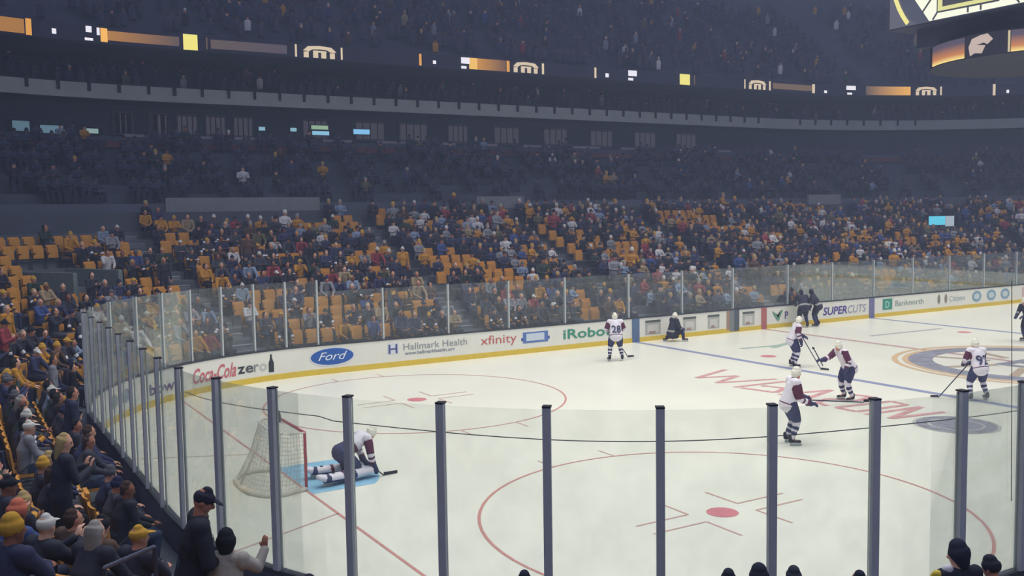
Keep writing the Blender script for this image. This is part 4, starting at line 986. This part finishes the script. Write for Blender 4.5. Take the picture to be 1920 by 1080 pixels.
single(standing(.0, 'down', (0, 0)), *P(24.7, .5)[:2], face_in(24.7), '20222c', 'short', '20222c', SKINS[1], '22242e', 'black-clad person standing right behind the far left corner glass', .78, z=.6)
# handrail and pale ledge
b = MB(); b.tube([(-1.83, 1.99, 2.60), (-1.44, 1.77, 2.78)], .02, mat('rail_steel', '#6e7486', .4)); b.tube([(-1.83, 1.99, 2.60), (-1.83, 1.99, 1.3)], .02, M['dark']); b.tube([(-1.44, 1.77, 2.78), (-1.44, 1.77, 1.3)], .02, M['dark'])
tag(b.build('handrail'), 'sloping steel handrail beside the man in the black jacket', 'handrail')
b = MB(); b.seg(25.9, 26.9, .42, .50, 2.54, 2.64, mat('ledge_white', '#dcdcdc', .5)); b.seg(25.9, 25.96, .42, .5, .6, 2.6, M['dark']); b.seg(26.84, 26.9, .42, .5, .6, 2.6, M['dark'])
tag(b.build('barrier_rail'), 'short white horizontal rail standing behind the far left corner glass', 'rail')

# ---- hockey players
def skpose(lean=.25, al='stick', ar='stick', look=(0, 0), spread=.2, custom=None):
    ny = lean*.55
    k = dict(shl=(-.225, ny, 1.50-lean*.1), shr=(.225, ny, 1.50-lean*.1), hpl=(-.11, -.03, .98), hpr=(.11, -.03, .98), knl=(-spread*.8, .12, .55), knr=(spread*.8, .12, .55),
             anl=(-spread, -.02, .15), anr=(spread, -.02, .15), tol=(-spread-.03, .16, .10), tor=(spread+.03, .16, .10))
    A = {'stick': ((.34, ny+.02, 1.22), (.18, ny+.30, 1.08), (-.5, 1, -.4)), 'down': ((.34, ny-.05, 1.22), (.33, ny+.05, .95), (0, .2, -1)), 'fwd': ((.30, ny+.16, 1.28), (.24, ny+.46, 1.24), (0, 1, .1)),
         'up': ((.34, ny+.14, 1.34), (.36, ny+.44, 1.42), (.1, .8, .5)), 'cross': ((.32, ny+.12, 1.2), (.02, ny+.34, 1.05), (-1, .6, -.2))}
    for s, nm, q in ((-1, 'l', A[al]), (1, 'r', A[ar])):
        k['el'+nm] = (s*q[0][0], *q[0][1:]); k['wr'+nm] = (s*q[1][0], *q[1][1:]); k['hd'+nm] = (s*q[2][0], *q[2][1:])
    if custom: k.update(custom)
    return Pose((0, -.04, 1.04), (0, ny*.55, 1.32), (0, ny, 1.55-lean*.1), (0, ny+.08, 1.70-lean*.16), look, **k)
def jp(tg, t, c):
    if tg == 'torso': return 1 if .03 < t < .075 or t > .95 else 0
    if tg == 'upper': return 1 if .30 < t < .98 else 0
    if tg == 'lower': return 2 if t > .72 else (0 if .25 < t < .5 else 1)
    return 0
def jp_dark(tg, t, c): return 1 if (tg == 'lower' and .3 < t < .6) or (tg == 'torso' and .1 < t < .16) else 0
PV = .02
def glove_prims(p, k=1.0):
    out = []
    for wr, hd, s in ((p.wrl, p.hdl, -1), (p.wrr, p.hdr, 1)):
        d = hd.normalized(); out.append(('cuff', [(wr-d*.10, .062*k, .058*k), (wr+d*.01, .055*k, .05*k)], X1)); out.append(('palm', [(wr, .055*k, .045*k), (wr+d*.10, .06*k, .042*k)], X1))
        lat = d.cross(Vector((0, 0, 1))); lat = lat.normalized() if lat.length > .2 else X1.copy(); dn = d.cross(lat).normalized(); dn = dn if dn.z < 0 else -dn
        for i in range(4):
            b0 = wr+d*.11+lat*(.042-.028*i); out.append(('finger', [(b0, .017, .017), (b0+d*.045+dn*.02, .017, .017), (b0+d*.05+dn*.065, .015, .015)], X1))
        out.append(('thumb', [(wr+d*.04-lat*.05*s, .02, .02), (wr+d*.09-lat*.055*s+dn*.04, .018, .018)], X1))
    return out
def player(p, loc, rz, label, number=None, dark=False, hem=None, paint=None, stick=None, scale=1.0, name='hockey_player', helm=None):
    jm = [M['white'], M['burg'], M['navy']] if not dark else [M['blackcloth'], M['grey'], M['navy']]
    o = link(name, remeshed('body', body_prims(p, False), [M['skin'], M['eye'], M['lip']], PV, face_paint(p), 3)); o.location = loc; o.rotation_euler = (0, 0, rz); o.scale = (scale,)*3
    tag(o, label, 'person')
    jmesh = remeshed('jersey', cloth_prims(p, pads=.045, hem=hem if hem is not None else (.6 if not dark else .5)), jm, PV, paint or (jp if not dark else jp_dark), 4); link('jersey', jmesh, o)
    link('hockey_pants', remeshed('hockey_pants', pants_prims(p, 0, .05), [M['navy'] if not dark else M['black']], PV, None, 4), o)
    sp = []
    for kn, an in ((p.knl, p.anl), (p.knr, p.anr)): sp.append(('sock', [(kn+Vector((0, 0, .06)), .092, .095), (kn*.6+an*.4, .085, .085), (an+Vector((0, 0, .04)), .062, .062)], X1))
    link('socks', remeshed('socks', sp, [M['white'], M['navy']], PV, (lambda tg, t, c: 1 if (.36 < t < .52 or .66 < t < .84) else 0) if not dark else (lambda tg, t, c: 1), 2), o)
    for an, to in ((p.anl, p.tol), (p.anr, p.tor)):
        sk = link('skate', remeshed('skate', [('b', [(an+Vector((0, -.03, .06)), .055, .06), (an+Vector((0, -.02, -.03)), .055, .065)], X1), ('b', [(an+Vector((0, -.03, -.035)), .05, .04), (to, .045, .035)], X1)], [M['black']], .014, None, 2), o)
        bl = MB(); d = (to-an); d.z = 0; a_ = an+Vector((0, -.05, 0)); bz = min(an.z, to.z); q0, q1 = a_, to+d.normalized()*.04
        ang = math.atan2(d.y, d.x); c = (q0+q1)/2; bl.box((c.x, c.y, .03 if bz < .25 else bz-.07), ((q1-q0).length, .012, .06), M['alum'], ang); bl.build('blade', sk)
    g = link('gloves', remeshed('gloves', glove_prims(p), [M['navy']], .013, None, 2), o)
    h = link('helmet', HELM if not helm else hair_mesh('helmet', [helm]), o); h.matrix_local = Matrix.Translation(p.head) @ head_mat(p).to_4x4()
    if number:
        v, f = text_verts(number, .36, True); x0 = (min(a[0] for a in v)+max(a[0] for a in v))/2
        me = bpy.data.meshes.new('n'); from mathutils.bvhtree import BVHTree
        bvh = BVHTree.FromPolygons([x.co.copy() for x in jmesh.vertices], [tuple(q.vertices) for q in jmesh.polygons])
        vs = []
        for x, y, _ in v:
            px, pz = (x-x0), 1.12+y; hit = bvh.ray_cast(Vector((px, -1, pz)), Vector((0, 1, 0)))
            yy = hit[0].y-.035 if hit[0] else -.15
            vs.append((px, yy, pz))
        me.from_pydata(vs, [], f); me.materials.append(M['navy']); me.name = 'jersey_number'; link('jersey_number', me, o)
    if stick:
        b = MB(); a, c, bl = stick   # butt, heel, toe in local metres
        b.tube([a, c], .016, M['dark'], 6); c, bl = Vector(c), Vector(bl); d = (bl-c).normalized(); u = Vector((0, 0, 1)); n = d.cross(u).normalized()*.01
        b.hexa([c-u*.0+n, c-n, bl-n, bl+n, c+u*.07+n, c+u*.07-n, bl+u*.06-n, bl+u*.06+n], M['black'])
        st = b.build('stick'); st.location = loc; st.rotation_euler = (0, 0, rz); st.scale = (scale,)*3
        st.name = 'hockey_stick'; return o, st
    return o, None
RX, RY = .86, -.51      # photo right
def stick_tag(st, lab): 
    if st: tag(st, lab, 'hockey stick')
o, st = player(skpose(.2, 'stick', 'stick', (0, 0), .24), (18.96, 22.2, 0), dirz(.45, .9), 'skater in white jersey seen from behind, standing by the green lettered board advert', '28', stick=((-.15, .35, 1.15), (.62, .75, .02), (.86, .85, .02)))
stick_tag(st, 'dark stick of the skater by the green lettered advert')
o, st = player(skpose(.22, 'stick', 'down', (.2, 0), .2), (23.2, 17.3, 0), dirz(RX*.8+.2, RY), 'skater in white jersey standing alone beyond the near blue line, upper left of the trio', stick=((0, .3, 1.1), (.75, .75, .02), (.95, .95, .02)))
stick_tag(st, 'stick held by the skater standing beyond the near blue line')
o, st = player(skpose(.45, 'down', 'up', (0, -.1), .2, dict(elr=(.25, .45, 1.28), wrr=(.2, .72, 1.22), hdr=(0, 1, .1))), (19.85, 12.1, 0), dirz(-RX*.9-.1, -RY*.75-.15), 'bent skater on the blue line reaching one dark glove out to the left', stick=((.2, .70, 1.05), (.25, .95, 1.52), (.26, 1.02, 1.56)))
stick_tag(st, 'dark stick blade held up by the bent skater on the blue line')
o, st = player(skpose(.12, 'fwd', 'fwd', (.0, 0), .17, dict(ell=(-.30, .12, 1.16), wrl=(-.18, .40, 1.08), hdl=(.2, 1, -.1), elr=(.30, .14, 1.12), wrr=(.20, .42, .99), hdr=(-.2, 1, -.1))), (14.5, 9.3, 0), dirz(RX, RY*.85), 'nearest skater in white and burgundy, side-on, holding the stick level', stick=((.0, .15, 1.06), (.06, 1.75, .96), (.06, 2.02, .97)), scale=1.02)
stick_tag(st, 'dark stick held level by the nearest skater')
o, st = player(skpose(.25, 'stick', 'cross', (.5, 0), .27), (22.9, 9.95, 0), dirz(.35, .95), 'skater in white jersey numbered 92 seen from behind at the centre circle', '92', stick=((0, .4, 1.1), (-.9, .6, .03), (-1.1, .7, .03)), scale=.98)
stick_tag(st, 'stick of the skater numbered 92')
player(skpose(.3, 'stick', 'stick'), (35.9, 16.3, 0), dirz(-1, .2), 'dark-clad skater cut off by the right edge of the view', dark=True)
player(skpose(.4, 'stick', 'stick', (0, -.2), .2), (32.35, 25.2, 0), dirz(.4, .9), 'dark-clad skater at the far boards, left one of two', dark=True, helm=M['blackcloth'])
player(skpose(.35, 'down', 'fwd', (0, 0), .22), (33.15, 25.1, 0), dirz(-.5, .85), 'black-clad skater at the far boards, right one of two', dark=True, helm=M['blackcloth'])
kp = Pose((0, -.05, .42), (0, .02, .72), (0, .08, .95), (0, .12, 1.10), (0, -.1), shl=(-.22, .08, .92), shr=(.22, .08, .92), ell=(-.32, .14, .66), elr=(.32, .14, .66), wrl=(-.16, .36, .55), wrr=(.16, .36, .55), hdl=(.4, 1, 0), hdr=(-.4, 1, 0),
          hpl=(-.11, -.03, .38), hpr=(.11, -.03, .38), knl=(-.18, .32, .16), knr=(.2, .36, .45), anl=(-.2, -.15, .14), anr=(.24, .40, .15), tol=(-.2, -.34, .10), tor=(.26, .58, .10))
player(kp, (24.25, 25.15, 0), dirz(RX, RY*.3), 'skater kneeling against the far boards between two grey advert panels', dark=True, helm=M['palehelm'])
# goaltender, kneeling and stretching forward
gp = Pose((0, -.10, .58), (0, .22, .74), (0, .44, .88), (0, .60, .90), (0, -.45), shl=(-.24, .40, .84), shr=(.24, .40, .84), ell=(-.34, .40, .54), elr=(.34, .42, .52), wrl=(-.22, .50, .24), wrr=(.24, .52, .22), hdl=(.1, .6, -.8), hdr=(-.1, .6, -.8),
          hpl=(-.14, -.08, .52), hpr=(.14, -.08, .52), knl=(-.24, .22, .16), knr=(.24, .22, .16), anl=(-.34, -.42, .15), anr=(.34, -.42, .15), tol=(-.38, -.66, .10), tor=(.38, -.66, .10))
o, st = player(gp, (4.42, 12.5, 0), dirz(1, .02), 'goaltender kneeling on the blue crease, stretching forward before the goal', stick=((.28, .40, .30), (.32, .72, .01), (.30, 1.05, .01)), name='goaltender', hem=.12, paint=lambda tg, t, c: (2 if t < .22 else 1 if t < .48 else 0) if tg == 'torso' else jp(tg, t, c))
stick_tag(st, 'goaltender stick lying on the blue crease')
for s in (-1, 1):
    pr = [('pad', [((s*.26, .40, .17), .14, .10), ((s*.28, .10, .15), .16, .11), ((s*.33, -.30, .15), .15, .10), ((s*.37, -.62, .16), .14, .09), ((s*.39, -.78, .22), .11, .06)], X1)]
    link('leg_pad', remeshed('leg_pad', pr, [M['white'], M['navy'], M['burg']], .02, lambda tg, t, c: 1 if (.30 < t < .38 or .80 < t < .88) or (c[2] < .13 and .3 < t < .8) else (2 if .5 < t < .56 else 0), 3), o)
link('blocker', remeshed('blocker', [('b', [((.24, .50, .30), .13, .06), ((.24, .58, .12), .12, .05)], X1)], [M['navy']], .018), o)
link('catching_glove', remeshed('catching_glove', [('b', [((-.22, .50, .26), .11, .06), ((-.20, .62, .10), .15, .06)], X1)], [M['navy']], .018), o)

# ---- thin haze volume, added to lift and blue the dark tones
b = MB(); b.box((34, 20, 15.5), (92, 84, 32), MATS['ice'] if 'ice' in MATS else M['wall'])
hz = b.build('haze'); hz.data.materials.clear(); hm = bpy.data.materials.new('haze'); hm.use_nodes = True; nt = hm.node_tree; nt.nodes.clear()
ho = nt.nodes.new('ShaderNodeOutputMaterial'); vs_ = nt.nodes.new('ShaderNodeVolumeScatter'); vs_.inputs['Color'].default_value = (.60, .70, 1.0, 1); vs_.inputs['Density'].default_value = HAZE
nt.links.new(vs_.outputs[0], ho.inputs['Volume']); hz.data.materials.append(hm); tag(hz, 'thin bluish haze added to lift the dark tones', 'haze', None, 'stuff')
